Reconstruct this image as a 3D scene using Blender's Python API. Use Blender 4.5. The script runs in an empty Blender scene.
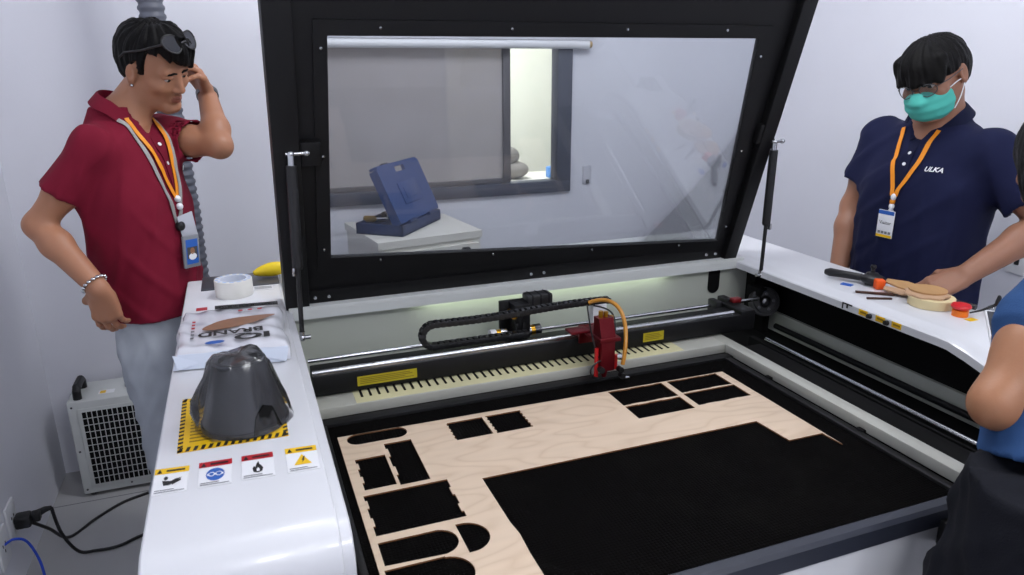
import bpy, bmesh, math, random
import numpy as np
from mathutils import Vector, Matrix
random.seed(7)
SC = bpy.context.scene
COL = SC.collection
# ---------------------------------------------------------------- camera, light, exposure
cd = bpy.data.cameras.new('camera'); cam = bpy.data.objects.new('camera', cd); COL.objects.link(cam)
cd.sensor_fit = 'HORIZONTAL'; cd.sensor_width = 36.0; cd.lens = 717.04 / 1024 * 36.0
cd.clip_start = 0.02; cd.clip_end = 60
cam.matrix_world = Matrix(((0.9341, 0.1084, -0.3401, 0), (-0.3569, 0.2720, -0.8937, 0), (-0.0044, 0.9562, 0.2927, 1.60), (0, 0, 0, 1)))
SC.camera = cam
cd.dof.use_dof = True; cd.dof.focus_distance = 2.0; cd.dof.aperture_fstop = 8.0
w = bpy.data.worlds.new('room_air'); SC.world = w; w.use_nodes = True
w.node_tree.nodes['Background'].inputs[0].default_value = (0.75, 0.8, 1, 1)
w.node_tree.nodes['Background'].inputs[1].default_value = 0.02
vs = SC.view_settings
SC.display_settings.display_device = 'sRGB'
vs.view_transform = 'Standard'; vs.look = 'None'; vs.exposure = 0.0; vs.gamma = 1.0; vs.use_curve_mapping = False
def area(name, loc, size, power, col=(1, 1, 1), rot=(0, 0, 0)):
    l = bpy.data.lights.new(name, 'AREA'); l.shape = 'RECTANGLE'; l.size, l.size_y = size; l.energy = power; l.color = col
    o = bpy.data.objects.new(name, l); COL.objects.link(o); o.location = loc; o.rotation_euler = rot
    return o
COOL = (0.955, 0.968, 1.0)
def bulb(name, loc, power, col=COOL, r=0.14):
    l = bpy.data.lights.new(name, 'POINT'); l.energy = power; l.color = col; l.shadow_soft_size = r
    o = bpy.data.objects.new(name, l); COL.objects.link(o); o.location = loc
bulb('ceiling_lamp', (0.60, 1.85, 2.55), 27)
bulb('ceiling_lamp', (1.25, 1.55, 2.55), 27)
bulb('ceiling_lamp', (0.60, -0.5, 2.55), 29)
bulb('ceiling_lamp', (1.35, -0.6, 2.55), 26)
area('next_room_lamp', (1.2, 4.2, 2.6), (1.2, 0.6), 105, (1, 0.98, 0.9))

# ---------------------------------------------------------------- materials
def lin(c):
    return tuple(((x / 255) / 12.92 if x / 255 <= 0.04045 else ((x / 255 + 0.055) / 1.055) ** 2.4) for x in c) + (1.0,)
MATS = {}
def mat(name, rgb, rough=0.5, metal=0.0, var=0.06, vscale=8.0, bump=0.0, bscale=60.0, spec=0.5, coat=0.0, sss=0.0, trans=0.0, alpha=1.0, emit=None, estr=0.0, stretch=None, sheen=0.0):
    m = bpy.data.materials.new(name); m.use_nodes = True
    nt = m.node_tree; b = nt.nodes['Principled BSDF']; N = nt.nodes.new; L = nt.links.new
    c = lin(rgb)
    tc = N('ShaderNodeTexCoord'); vec = tc.outputs['Object']
    if stretch:
        mp = N('ShaderNodeMapping'); mp.inputs['Scale'].default_value = stretch; L(vec, mp.inputs[0]); vec = mp.outputs[0]
    no = N('ShaderNodeTexNoise'); no.inputs['Scale'].default_value = vscale; no.inputs['Detail'].default_value = 4; L(vec, no.inputs['Vector'])
    mx = N('ShaderNodeMix'); mx.data_type = 'RGBA'
    mx.inputs[6].default_value = tuple(x * (1 - var) for x in c[:3]) + (1,); mx.inputs[7].default_value = tuple(min(1, x * (1 + var)) for x in c[:3]) + (1,)
    L(no.outputs['Fac'], mx.inputs[0]); L(mx.outputs[2], b.inputs['Base Color'])
    b.inputs['Roughness'].default_value = rough; b.inputs['Metallic'].default_value = metal
    b.inputs['Specular IOR Level'].default_value = spec; b.inputs['Coat Weight'].default_value = coat
    b.inputs['Transmission Weight'].default_value = trans; b.inputs['Alpha'].default_value = alpha
    if sss: b.inputs['Subsurface Weight'].default_value = sss; b.inputs['Subsurface Radius'].default_value = (0.01, 0.004, 0.002); b.inputs['Subsurface Scale'].default_value = 1.0
    if sheen: b.inputs['Sheen Weight'].default_value = sheen
    if emit: b.inputs['Emission Color'].default_value = lin(emit); b.inputs['Emission Strength'].default_value = estr
    if bump:
        n2 = N('ShaderNodeTexNoise'); n2.inputs['Scale'].default_value = bscale; n2.inputs['Detail'].default_value = 3; L(vec, n2.inputs['Vector'])
        bp = N('ShaderNodeBump'); bp.inputs['Strength'].default_value = bump; bp.inputs['Distance'].default_value = 0.002; L(n2.outputs['Fac'], bp.inputs['Height']); L(bp.outputs[0], b.inputs['Normal'])
    MATS[name] = m
    return m
WALL = mat('wall_paint', (221, 222, 230), 0.7, var=0.015, bump=0.15, bscale=120)
CEIL = mat('ceiling_paint', (225, 226, 230), 0.8, var=0.01)
WHITE = mat('white_enamel', (214, 215, 219), 0.36, var=0.012, coat=0.25)
WHITE2 = mat('white_sheet_metal', (205, 208, 206), 0.38, var=0.03)
CREAM = mat('cream_powder_coat', (176, 176, 167), 0.42, var=0.05, vscale=14)
BRASS = mat('pale_brass_strip', (205, 200, 160), 0.4, var=0.06)
CAVITY = mat('cavity_sheet_metal', (186, 190, 180), 0.5, var=0.03)
BLACK = mat('black_powder_coat', (14, 14, 16), 0.5, var=0.12, bump=0.12, bscale=300, spec=.3)
BLACK2 = mat('black_plastic', (20, 20, 22), 0.4, var=0.1)
MATTE = mat('matte_black', (9, 9, 10), 0.8, var=0.15, spec=0.2)
RAILB = mat('slate_blue_rail', (38, 42, 54), 0.5, var=0.06)
STEEL = mat('steel', (190, 192, 195), 0.22, 1.0, var=0.05)
DKSTEEL = mat('dark_steel', (92, 93, 96), 0.32, 1.0, var=0.08)
GOLD = mat('brass_metal', (200, 150, 50), 0.3, 1.0)
REDAN = mat('red_anodised', (104, 12, 24), 0.36, 0.55, var=0.1)
YEL = mat('yellow_label', (236, 190, 12), 0.45, var=0.03)
DYEL = mat('dull_yellow_label', (176, 160, 22), 0.5, var=0.05)
RED = mat('red_label', (178, 20, 36), 0.45, var=0.03)
BLUE = mat('blue_label', (34, 92, 178), 0.45, var=0.03)
INK = mat('black_ink', (18, 18, 18), 0.5, var=0.05)
GREYINK = mat('grey_ink', (120, 122, 126), 0.5, var=0.05)
PAPER = mat('white_label', (232, 233, 236), 0.4, var=0.01)
DGREY = mat('dark_grey_panel', (66, 67, 72), 0.35, var=0.04)

def glass_mat(name, tint, haze, hazecol, gloss=0.5, rough=0.02):
    m = bpy.data.materials.new(name); m.use_nodes = True; nt = m.node_tree; N = nt.nodes.new; L = nt.links.new
    nt.nodes.remove(nt.nodes['Principled BSDF']); out = nt.nodes['Material Output']
    t = N('ShaderNodeBsdfTransparent'); t.inputs[0].default_value = lin(tint)
    d = N('ShaderNodeBsdfDiffuse'); d.inputs[0].default_value = lin(hazecol)
    m1 = N('ShaderNodeMixShader')
    tc = N('ShaderNodeTexCoord'); no = N('ShaderNodeTexNoise'); no.inputs['Scale'].default_value = 3; L(tc.outputs['Object'], no.inputs['Vector'])
    mr = N('ShaderNodeMapRange'); mr.inputs[3].default_value = haze * 0.7; mr.inputs[4].default_value = haze * 1.3; L(no.outputs['Fac'], mr.inputs[0]); L(mr.outputs[0], m1.inputs[0])
    L(t.outputs[0], m1.inputs[1]); L(d.outputs[0], m1.inputs[2])
    g = N('ShaderNodeBsdfGlossy'); g.inputs['Roughness'].default_value = rough
    fr = N('ShaderNodeFresnel'); fr.inputs[0].default_value = 1.45
    mu = N('ShaderNodeMath'); mu.operation = 'MULTIPLY'; mu.inputs[1].default_value = gloss; L(fr.outputs[0], mu.inputs[0])
    m2 = N('ShaderNodeMixShader'); L(mu.outputs[0], m2.inputs[0]); L(m1.outputs[0], m2.inputs[1]); L(g.outputs[0], m2.inputs[2])
    L(m2.outputs[0], out.inputs[0]); MATS[name] = m
    return m
ACRYL = glass_mat('clear_acrylic', (238, 240, 242), 0.045, (200, 202, 208), 0.7)
TINT = glass_mat('smoked_glass', (176, 172, 172), 0.6, (200, 196, 198), 0.4)
WRAP = glass_mat('plastic_film', (250, 250, 251), 0.025, (225, 227, 230), 1.3, 0.18)
LENS = glass_mat('clear_lens', (240, 242, 244), 0.05, (210, 214, 218), 0.5)

# ---------------------------------------------------------------- mesh building
WL = {}          # world position of every object built here
def V(*a): return Vector(a)
def frame(zdir):
    z = Vector(zdir).normalized(); x = z.orthogonal().normalized(); return Matrix((x, z.cross(x), z)).transposed()
class MB:
    def __init__(s): s.v = []; s.f = []; s.m = []
    def add(s, vs, fs, m=0):
        o = len(s.v); s.v += [tuple(p) for p in vs]; s.f += [tuple(i + o for i in f) for f in fs]; s.m += [m] * len(fs); return s
    def box(s, c, size, m=0, rot=None, bev=0.0):
        bm = bmesh.new(); bmesh.ops.create_cube(bm, size=1.0)
        for v in bm.verts: v.co = Vector((v.co.x * size[0], v.co.y * size[1], v.co.z * size[2]))
        if bev: bmesh.ops.bevel(bm, geom=list(bm.edges), offset=bev, segments=2, affect='EDGES', profile=0.5)
        R = rot if rot is not None else Matrix.Identity(3); c = Vector(c)
        bm.verts.index_update()
        s.add([R @ v.co + c for v in bm.verts], [[v.index for v in f.verts] for f in bm.faces], m); bm.free(); return s
    def span(s, lo, hi, m=0, bev=0.0):
        lo = Vector(lo); hi = Vector(hi); return s.box((lo + hi) / 2, hi - lo, m, None, bev)
    def tube(s, pts, r, n=12, m=0, caps=True, closed=False):
        pts = [Vector(p) for p in pts]; k = len(pts); rs = r if isinstance(r, (list, tuple)) else [r] * k
        vs = []; fs = []; x = None
        for i, p in enumerate(pts):
            if closed: t = pts[(i + 1) % k] - pts[i - 1]
            else: t = pts[min(i + 1, k - 1)] - pts[max(i - 1, 0)]
            t.normalize()
            x = t.orthogonal().normalized() if x is None else (x - t * x.dot(t)).normalized()
            y = t.cross(x)
            for j in range(n):
                a = 2 * math.pi * j / n; vs.append(p + (x * math.cos(a) + y * math.sin(a)) * rs[i])
        for i in range(k if closed else k - 1):
            i2 = (i + 1) % k
            for j in range(n): fs.append((i * n + j, i * n + (j + 1) % n, i2 * n + (j + 1) % n, i2 * n + j))
        if caps and not closed: fs.append(tuple(reversed(range(n)))); fs.append(tuple(range((k - 1) * n, k * n)))
        return s.add(vs, fs, m)
    def cyl(s, a, b, r, r2=None, n=20, m=0):
        return s.tube([a, b], [r, r if r2 is None else r2], n, m)
    def lathe(s, prof, c=(0, 0, 0), axis=(0, 0, 1), n=32, m=0, closed=False):
        R = frame(axis); c = Vector(c); k = len(prof); vs = []; fs = []
        for r, h in prof:
            for j in range(n):
                a = 2 * math.pi * j / n; vs.append(c + R @ Vector((r * math.cos(a), r * math.sin(a), h)))
        for i in range(k if closed else k - 1):
            i2 = (i + 1) % k
            for j in range(n): fs.append((i * n + j, i * n + (j + 1) % n, i2 * n + (j + 1) % n, i2 * n + j))
        if not closed:
            if prof[0][0] > 1e-6: fs.append(tuple(reversed(range(n))))
            if prof[-1][0] > 1e-6: fs.append(tuple(range((k - 1) * n, k * n)))
        return s.add(vs, fs, m)
    def sph(s, c, r, m=0, n=16, k=10, rot=None):
        r = r if isinstance(r, (tuple, list)) else (r, r, r); R = rot if rot is not None else Matrix.Identity(3); c = Vector(c)
        vs = [c + R @ Vector((0, 0, -r[2]))]; fs = []
        for i in range(1, k):
            t = -math.pi / 2 + math.pi * i / k
            for j in range(n): a = 2 * math.pi * j / n; vs.append(c + R @ Vector((r[0] * math.cos(t) * math.cos(a), r[1] * math.cos(t) * math.sin(a), r[2] * math.sin(t))))
        vs.append(c + R @ Vector((0, 0, r[2])))
        for j in range(n):
            fs.append((0, 1 + (j + 1) % n, 1 + j)); q = 1 + (k - 2) * n; fs.append((q + j, q + (j + 1) % n, len(vs) - 1))
        for i in range(k - 2):
            for j in range(n): q = 1 + i * n; fs.append((q + j, q + (j + 1) % n, q + n + (j + 1) % n, q + n + j))
        return s.add(vs, fs, m)
    def prism(s, pts, vec, m=0):                         # planar polygon (convex or mildly concave) swept by vec
        pts = [Vector(p) for p in pts]; vec = Vector(vec); k = len(pts)
        fs = [tuple(range(k)), tuple(reversed(range(k, 2 * k)))] + [(i, (i + 1) % k + 0, (i + 1) % k + k, i + k) for i in range(k)]
        return s.add(pts + [p + vec for p in pts], fs, m)
    def mesh2d(s, vf, o, x, y, z=None, m=0):              # place flat geometry in a plane
        o = Vector(o); x = Vector(x).normalized(); y = Vector(y).normalized(); z = x.cross(y)
        return s.add([o + x * p[0] + y * p[1] + z * p[2] for p in vf[0]], vf[1], m)
    def build(s, name, mats, parent=None, smooth=35, fixn=True):
        vs = np.array(s.v, float); lo = vs.min(0); hi = vs.max(0); c = Vector((lo + hi) / 2); c.z = lo[2] if parent is None else c.z
        me = bpy.data.meshes.new(name); me.from_pydata([Vector(p) - c for p in s.v], [], s.f)
        mats = mats if isinstance(mats, (list, tuple)) else [mats]
        for q in mats: me.materials.append(q)
        for p, i in zip(me.polygons, s.m): p.material_index = i
        if fixn:
            bm = bmesh.new(); bm.from_mesh(me); bmesh.ops.recalc_face_normals(bm, faces=bm.faces); bm.to_mesh(me); bm.free()
        if smooth:
            for p in me.polygons: p.use_smooth = True
            me.set_sharp_from_angle(angle=math.radians(smooth))
        me.update()
        o = bpy.data.objects.new(name, me); COL.objects.link(o)
        o.parent = parent; o.location = c - (WL[parent.name] if parent else Vector()); WL[o.name] = c
        return o
def empty(name, loc, label, cat, group=None):
    o = bpy.data.objects.new(name, None); COL.objects.link(o); o.location = loc; o.empty_display_size = 0.1; WL[o.name] = Vector(loc)
    return tag(o, label, cat, group)
def tag(o, label=None, cat=None, group=None, kind=None):
    if label: o['label'] = label
    if cat: o['category'] = cat
    if group: o['group'] = group
    if kind: o['kind'] = kind
    return o
def copy_tree(o, parent=None):
    c = o.copy(); COL.objects.link(c); c.parent = parent; WL[c.name] = WL[o.name].copy()
    for ch in [k for k in bpy.data.objects if k.parent is o]: copy_tree(ch, c)
    return c
def curve_mesh(cu):
    o = bpy.data.objects.new('tmp', cu); COL.objects.link(o)
    dg = bpy.context.evaluated_depsgraph_get(); me = bpy.data.meshes.new_from_object(o.evaluated_get(dg))
    r = ([tuple(v.co) for v in me.vertices], [tuple(p.vertices) for p in me.polygons])
    bpy.data.objects.remove(o); bpy.data.meshes.remove(me); bpy.data.curves.remove(cu)
    return r
def text2d(t, size, shear=0.0, bold=0.0, depth=0.0, sx=1.0):
    cu = bpy.data.curves.new('t', 'FONT'); cu.body = t; cu.size = size; cu.align_x = 'CENTER'; cu.align_y = 'CENTER'; cu.shear = shear; cu.offset = bold; cu.extrude = depth; cu.resolution_u = 3
    v, f = curve_mesh(cu)
    return ([(p[0] * sx, p[1], p[2]) for p in v], f)
def plate2d(outer, holes=(), th=0.003):                    # polygon with holes, thickness th, centred on z = 0
    cu = bpy.data.curves.new('p', 'CURVE'); cu.dimensions = '2D'; cu.fill_mode = 'BOTH'; cu.extrude = th / 2
    for P in [outer] + list(holes):
        sp = cu.splines.new('POLY'); sp.points.add(len(P) - 1); sp.use_cyclic_u = True
        for q, p in zip(sp.points, P): q.co = (p[0], p[1], 0, 1)
    return curve_mesh(cu)
def arc(c, r, a0, a1, n=12): return [(c[0] + r * math.cos(math.radians(a0 + (a1 - a0) * i / n)), c[1] + r * math.sin(math.radians(a0 + (a1 - a0) * i / n))) for i in range(n + 1)]
X, Y, Z = V(1, 0, 0), V(0, 1, 0), V(0, 0, 1)
# ---------------------------------------------------------------- the room
def tile_mat():
    m = mat('floor_tile', (176, 176, 177), 0.5, var=0.1, vscale=3)
    nt = m.node_tree; N = nt.nodes.new; L = nt.links.new; b = nt.nodes['Principled BSDF']
    tc = N('ShaderNodeTexCoord'); br = N('ShaderNodeTexBrick'); br.offset = 0; br.inputs['Scale'].default_value = 1
    br.inputs['Brick Width'].default_value = 0.6; br.inputs['Row Height'].default_value = 0.6; br.inputs['Mortar Size'].default_value = 0.003
    mp = N('ShaderNodeMapping'); mp.inputs['Location'].default_value = (0.03, 0.12, 0); L(tc.outputs['Object'], mp.inputs[0]); L(mp.outputs[0], br.inputs['Vector'])
    mx = [n for n in nt.nodes if n.type == 'MIX'][0]
    m2 = N('ShaderNodeMix'); m2.data_type = 'RGBA'; m2.inputs[7].default_value = lin((112, 112, 116)); L(br.outputs['Fac'], m2.inputs[0]); L(mx.outputs[2], m2.inputs[6]); L(m2.outputs[2], b.inputs['Base Color'])
    return m
def S(o): return tag(o, kind='structure')
XL, XR, YB, YF, H = -0.80, 2.52, 3.11, -2.0, 2.80
S(MB().span((XL - .1, YF - .1, -.1), (XR + .1, YB + .12, 0)).build('floor', tile_mat(), smooth=0))
S(MB().span((XL - .1, YF - .1, H), (XR + .1, YB + .12, H + .1)).build('ceiling', CEIL, smooth=0))
S(MB().span((XL - .1, YF, 0), (XL, YB, H)).build('wall_left', WALL, smooth=0))
S(MB().span((XR, YF, 0), (XR + .1, YB, H)).build('wall_right', WALL, smooth=0))
S(MB().span((XL - .1, YF - .1, 0), (XR + .1, YF, H)).build('wall_front', WALL, smooth=0))
WX0, WX1, WZ0, WZ1 = 0.24, 1.474, 1.045, 1.80
wb = MB()
wb.span((XL - .1, YB, 0), (WX0, YB + .12, H)).span((WX1, YB, 0), (XR + .1, YB + .12, H)).span((WX0, YB, 0), (WX1, YB + .12, WZ0)).span((WX0, YB, WZ1), (WX1, YB + .12, H))
S(wb.build('wall_back', WALL, smooth=0))
WF = mat('grey_window_frame', (62, 68, 84), 0.5, var=0.04)
wf = MB(); t = .058
wf.span((WX0 - .01, YB - .018, WZ0 - .01), (WX1 + .004, YB + .06, WZ0 + .045), 0, .003).span((WX1 - .068, YB - .018, WZ0 + .045), (WX1 + .004, YB + .06, WZ1), 0, .003)
wf.span((WX0 - .01, YB - .018, WZ0 + .045), (WX0 + t, YB + .06, WZ1), 0, .003).span((WX0 - .01, YB - .018, WZ1 - .02), (WX1 + .004, YB + .06, WZ1 + .02), 0, .003)
win = S(wf.build('window_1', WF))
sash = MB().span((1.150, YB + .012, WZ0 + .045), (1.186, YB + .045, WZ1 - .02), 0, .003).span((WX0 + t, YB + .012, WZ0 + .045), (1.15, YB + .045, WZ0 + .066), 0, .002).build('sash', mat('grey_sash', (92, 90, 94), .5), win)
MB().span((WX0 + t, YB + .025, WZ0 + .06), (1.155, YB + .031, WZ1 - .02)).build('pane', TINT, sash)
MB().span((1.18, YB + .03, WZ0 + .04), (1.41, YB + .034, WZ1 - .02)).build('pane', LENS, win)
# the room beyond the window
CREAMW = mat('cream_wall_paint', (236, 236, 222), .7, var=.01)
GREYW = mat('grey_wall_paint', (170, 166, 164), .7, var=.02)
nb = MB().span((-1.2, 5.0, 0), (1.42, 5.1, H), 1).span((1.4, 5.0, 0), (3.6, 5.1, H)).span((-1.3, YB + .12, 0), (-1.2, 5.1, H), 1).span((3.6, YB + .12, 0), (3.7, 5.1, H))
S(nb.build('wall_beyond', [CREAMW, GREYW], smooth=0))
S(MB().span((-1.3, YB + .12, -.1), (3.7, 5.1, 0)).build('floor_beyond', MATS['floor_tile'], smooth=0))
S(MB().span((-1.3, YB + .12, H), (3.7, 5.1, H + .1)).build('ceiling_beyond', CEIL, smooth=0))
# ---------------------------------------------------------------- laser cutter
lc = empty('laser_cutter', (0.8, 1.5, 0), 'large white flatbed laser cutting machine with raised black windowed lid', 'laser cutter')
def prof(y0, z0):                                           # console side line: flat top, rounded nose
    P = [(2.26, 1.0), (1.6, 1.0), (1.12, 1.0), (1.06, .9985)]
    for i in range(1, 11):
        a = math.radians(9 * i); P.append((1.06 - .0 - .215 * math.sin(a) - 0.0, .9985 - .215 * (1 - math.cos(a)) * 1.0))
    P.append((.845, .60)); return P
def loft(cross, path):
    mb = MB(); k = len(cross); n = len(path)
    for i, (y, z) in enumerate(path):
        a = path[max(i - 1, 0)]; b = path[min(i + 1, n - 1)]; ty, tz = b[0] - a[0], b[1] - a[1]; l = math.hypot(ty, tz); ny, nz = tz / l, -ty / l
        for x, d in cross: mb.v.append((x, y - ny * d * 1.0, z - nz * d))
    for i in range(n - 1):
        for j in range(k): mb.f.append((i * k + j, i * k + (j + 1) % k, (i + 1) * k + (j + 1) % k, (i + 1) * k + j)); mb.m.append(0)
    mb.f.append(tuple(range(k))); mb.f.append(tuple(range((n - 1) * k, n * k))); mb.m += [0, 0]
    return mb
pth = prof(0, 0)
ptl = [(2.24, 1.0), (1.6, 1.0), (1.05, 1.0), (.915, 1.0)] + [(.915 - .065 * math.sin(math.radians(9 * i)), 1.0 - .065 * (1 - math.cos(math.radians(9 * i)))) for i in range(1, 11)] + [(.85, .60)]
con = loft([(-.173, .003), (-.170, 0), (.073, 0), (.077, .002), (.079, .009), (.093, .010), (.095, .013), (.095, .045), (-.173, .045)], ptl).build('side_console', WHITE, lc, smooth=30)
ptr = [(2.26, 1.0), (1.6, 1.0), (1.12, 1.0), (1.09, .999), (1.04, .988), (.99, .974), (.94, .955), (.90, .93), (.87, .90), (.85, .86), (.845, .60)]
con2 = loft([(1.744, .003), (1.741, 0), (1.545, 0), (1.540, .001), (1.524, .0095), (1.504, .0105), (1.500, .0135), (1.500, .0325), (1.744, .0325)], ptr).build('side_console', WHITE, lc, smooth=30)
MB().span((.086, 1.866, .984), (1.53, 2.26, .9992), 0, .0015).span((.086, 1.8655, .966), (1.51, 1.869, .990)).span((.086, 2.255, .90), (1.54, 2.26, .99)).build('rear_ledge', WHITE2, lc)
cb = MB().span((-.15, .86, .10), (1.74, 2.18, .62))          # lower cabinet
cb.span((-.15, .87, .62), (.075, 2.18, .955)).span((1.70, .87, .62), (1.74, 2.18, .97)).span((.09, 1.90, .62), (1.74, 1.93, .972), 1).span((.075, .9, .62), (.094, 1.9, .955), 1)
cb.build('cabinet_body', [WHITE, CAVITY], lc, smooth=0)
MB().span((.105, .763, .12), (1.175, .80, .812), 0, .003).build('front_panel', WHITE, lc)
fr = MB().prism([(.10, .758, .812), (.10, .758, .844), (.10, .765, .850), (.10, .782, .850), (.10, .785, .846), (.10, .806, .828), (.10, .806, .812)], (1.13, 0, 0)).build('front_rail', RAILB, lc)
lt = MB().box((1.125, .752, .80), (.04, .018, .05), 0, None, .003).build('latch', BLACK2, lc)
for dz in (-.012, .012): MB().cyl((1.12, .745, .80 + dz), (1.12, .739, .80 + dz), .004, n=10).build('screw', STEEL, lt)
# honeycomb bed
def comb_mat():
    m = mat('black_honeycomb', (5, 4, 4), .95, var=.25, vscale=30)
    nt = m.node_tree; N = nt.nodes.new; L = nt.links.new; b = nt.nodes['Principled BSDF']
    tc = N('ShaderNodeTexCoord'); mp = N('ShaderNodeMapping'); mp.inputs['Scale'].default_value = (1, 1, .01); L(tc.outputs['Object'], mp.inputs[0])
    vo = N('ShaderNodeTexVoronoi'); vo.feature = 'DISTANCE_TO_EDGE'; vo.inputs['Scale'].default_value = 150; vo.inputs['Randomness'].default_value = .25; L(mp.outputs[0], vo.inputs['Vector'])
    bp = N('ShaderNodeBump'); bp.inputs['Strength'].default_value = .7; bp.inputs['Distance'].default_value = .004; L(vo.outputs['Distance'], bp.inputs['Height']); L(bp.outputs[0], b.inputs['Normal'])
    # dusty streaks
    no = N('ShaderNodeTexNoise'); no.inputs['Scale'].default_value = 9; no.inputs['Detail'].default_value = 8; L(tc.outputs['Object'], no.inputs['Vector'])
    cr = N('ShaderNodeMapRange'); cr.inputs[1].default_value = .5; cr.inputs[2].default_value = .75; cr.inputs[3].default_value = 0; cr.inputs[4].default_value = .5; L(no.outputs['Fac'], cr.inputs[0])
    mx = [n for n in nt.nodes if n.type == 'MIX'][0]; m2 = N('ShaderNodeMix'); m2.data_type = 'RGBA'; m2.inputs[7].default_value = lin((16, 15, 13)); L(cr.outputs[0], m2.inputs[0]); L(mx.outputs[2], m2.inputs[6]); L(m2.outputs[2], b.inputs['Base Color'])
    b.inputs['Specular IOR Level'].default_value = .06
    return m
HONEY = comb_mat()
MB().span((.113, .806, .80), (1.235, 1.56, .829)).build('honeycomb_bed', HONEY, lc, smooth=0)
tr = MB().span((.113, 1.50, .812), (1.235, 1.53, .836), 0, .002).span((1.195, .81, .812), (1.215, 1.50, .836), 0, .002).span((.113, .86, .812), (.125, 1.50, .836), 0, .002).build('bed_edging', BLACK, lc)
# pale frame round the bed, with the slotted strip under the beam
fb = MB().span((.113, 1.538, .832), (1.226, 1.62, .858), 0, .002).span((1.224, .81, .832), (1.262, 1.62, .858), 0, .002)
frm = fb.build('bed_frame', CREAM, lc)
sl = MB()
for i in range(42): sl.span((.215 + i * .0205, 1.568, .8585), (.2205 + i * .0205, 1.61, .8605))
slot = MB().span((.20, 1.541, .8575), (1.09, 1.62, .8592)).build('slotted_strip', BRASS, frm, smooth=0)
sl.build('slot', MATTE, slot, smooth=0)
for y in (1.05, 1.35): MB().box((1.219, y, .832), (.012, .02, .014), 0, None, .002).build('clip', MATTE, frm)
# gantry
gb = MB().span((.112, 1.60, .862), (1.36, 1.68, .912), 0, .003)
beam = gb.build('gantry_beam', BLACK, lc)
lr = MB().cyl((.112, 1.612, .918), (1.30, 1.612, .918), .0065, n=14).span((.112, 1.606, .911), (1.30, 1.618, .916))
for i in range(14): lr.cyl((.17 + i * .085, 1.612, .9195), (.17 + i * .085, 1.612, .9255), .004, n=8)
lr.build('linear_rail', STEEL, beam)
def sticker(name, x0, x1, y, z0, z1, parent, mats, lines=4):
    s = MB().span((x0, y - .0012, z0), (x1, y, z1))
    h = (z1 - z0) / (lines + 1.5)
    for k in range(lines):
        z = z1 - h * (k + 1.1); s.span((x0 + .006, y - .0016, z - h * .22), (x1 - .006 - random.random() * .25 * (x1 - x0), y - .001, z + h * .22), 1)
    return s.build(name, mats, parent, smooth=0)
sticker('warning_label', .213, .358, 1.60, .874, .898, beam, [DYEL, MATS['dull_yellow_label'] if False else mat('olive_ink', (120, 104, 14), .5)])
sticker('warning_label', .995, 1.06, 1.60, .874, .900, beam, [DYEL, MATS['olive_ink']])
ep = MB().span((1.32, 1.60, .862), (1.372, 1.70, .922), 0, .004).build('end_bracket', BLACK, beam)
MB().box((1.36, 1.68, .929), (.03, .02, .014), 0, None, .003).build('limit_switch', mat('dark_red_plastic', (110, 14, 20), .4), beam)
sh = MB().cyl((.112, 1.72, .906), (1.48, 1.72, .906), .0055, n=12).build('drive_shaft', STEEL, lc)
for x, sgn in ((.612, 1), (.712, -1)):
    cp = MB().cyl((x - .022, 1.72, .906), (x - .006, 1.72, .906), .0175).cyl((x - .006, 1.72, .906), (x + .007, 1.72, .906), .0155, m=1).cyl((x + .007, 1.72, .906), (x + .024, 1.72, .906), .0175, m=2)
    cp.build('shaft_coupler', [PAPER if sgn > 0 else STEEL, GOLD, STEEL if sgn > 0 else DKSTEEL], sh)
mp_ = MB().span((.628, 1.745, .88), (.70, 1.757, .992), 0, .002).span((.655, 1.70, .88), (.70, 1.757, .99), 0, .002).build('motor_plate', BLACK, lc)
MB().cyl((.654, 1.738, .962), (.654, 1.70, .962), .010, m=0).build('pulley', GOLD, mp_)
mo = MB().box((.735, 1.735, .985), (.075, .046, .046), 0, None, .005)
for k in range(3): mo.box((.712 + k * .024, 1.735, .985), (.003, .047, .047), 1)
mo.build('stepper_motor', [BLACK2, MATTE], mp_)
bk = MB()
for x in (.66, .68): bk.box((x, 1.71, .915), (.008, .03, .05), 0, None, .002)
bk.build('shaft_bearing', BLACK2, mp_)
# cable chain: upper run, bend, lower run
cpath = [(.915 - i * .0155, 1.655, .991 + .003 * math.sin(i * .2) - .006 * i / 32) for i in range(33)]
r_ = .030; c0 = Vector((.417, 1.655, cpath[-1][2] - r_))
for k in range(1, 8): a = math.radians(90 + 180 * k / 7.5); cpath.append((c0.x + r_ * math.cos(a), 1.655, c0.z + r_ * math.sin(a)))
for i in range(17): cpath.append((.428 + i * .0155, 1.655, c0.z - r_ + .001))
cc = MB()
for i in range(len(cpath) - 1):
    a, b = Vector(cpath[i]), Vector(cpath[i + 1]); d = (b - a).normalized(); q = Matrix((d, Y, d.cross(Y))).transposed()
    c = (a + b) / 2
    cc.box(c + Y * -.010, ((b - a).length * 1.06, .003, .0145), 0, q, .001).box(c + Y * .010, ((b - a).length * 1.06, .003, .0145), 0, q, .001)
    for sg in (1, -1): cc.box(c + (d.cross(Y)) * .0066 * sg, ((b - a).length * .55, .021, .003), 0, q)
cc.build('cable_chain', BLACK2, lc)
MB().span((.86, 1.64, .925), (.90, 1.668, .985)).build('chain_bracket', PAPER, lc)
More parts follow.
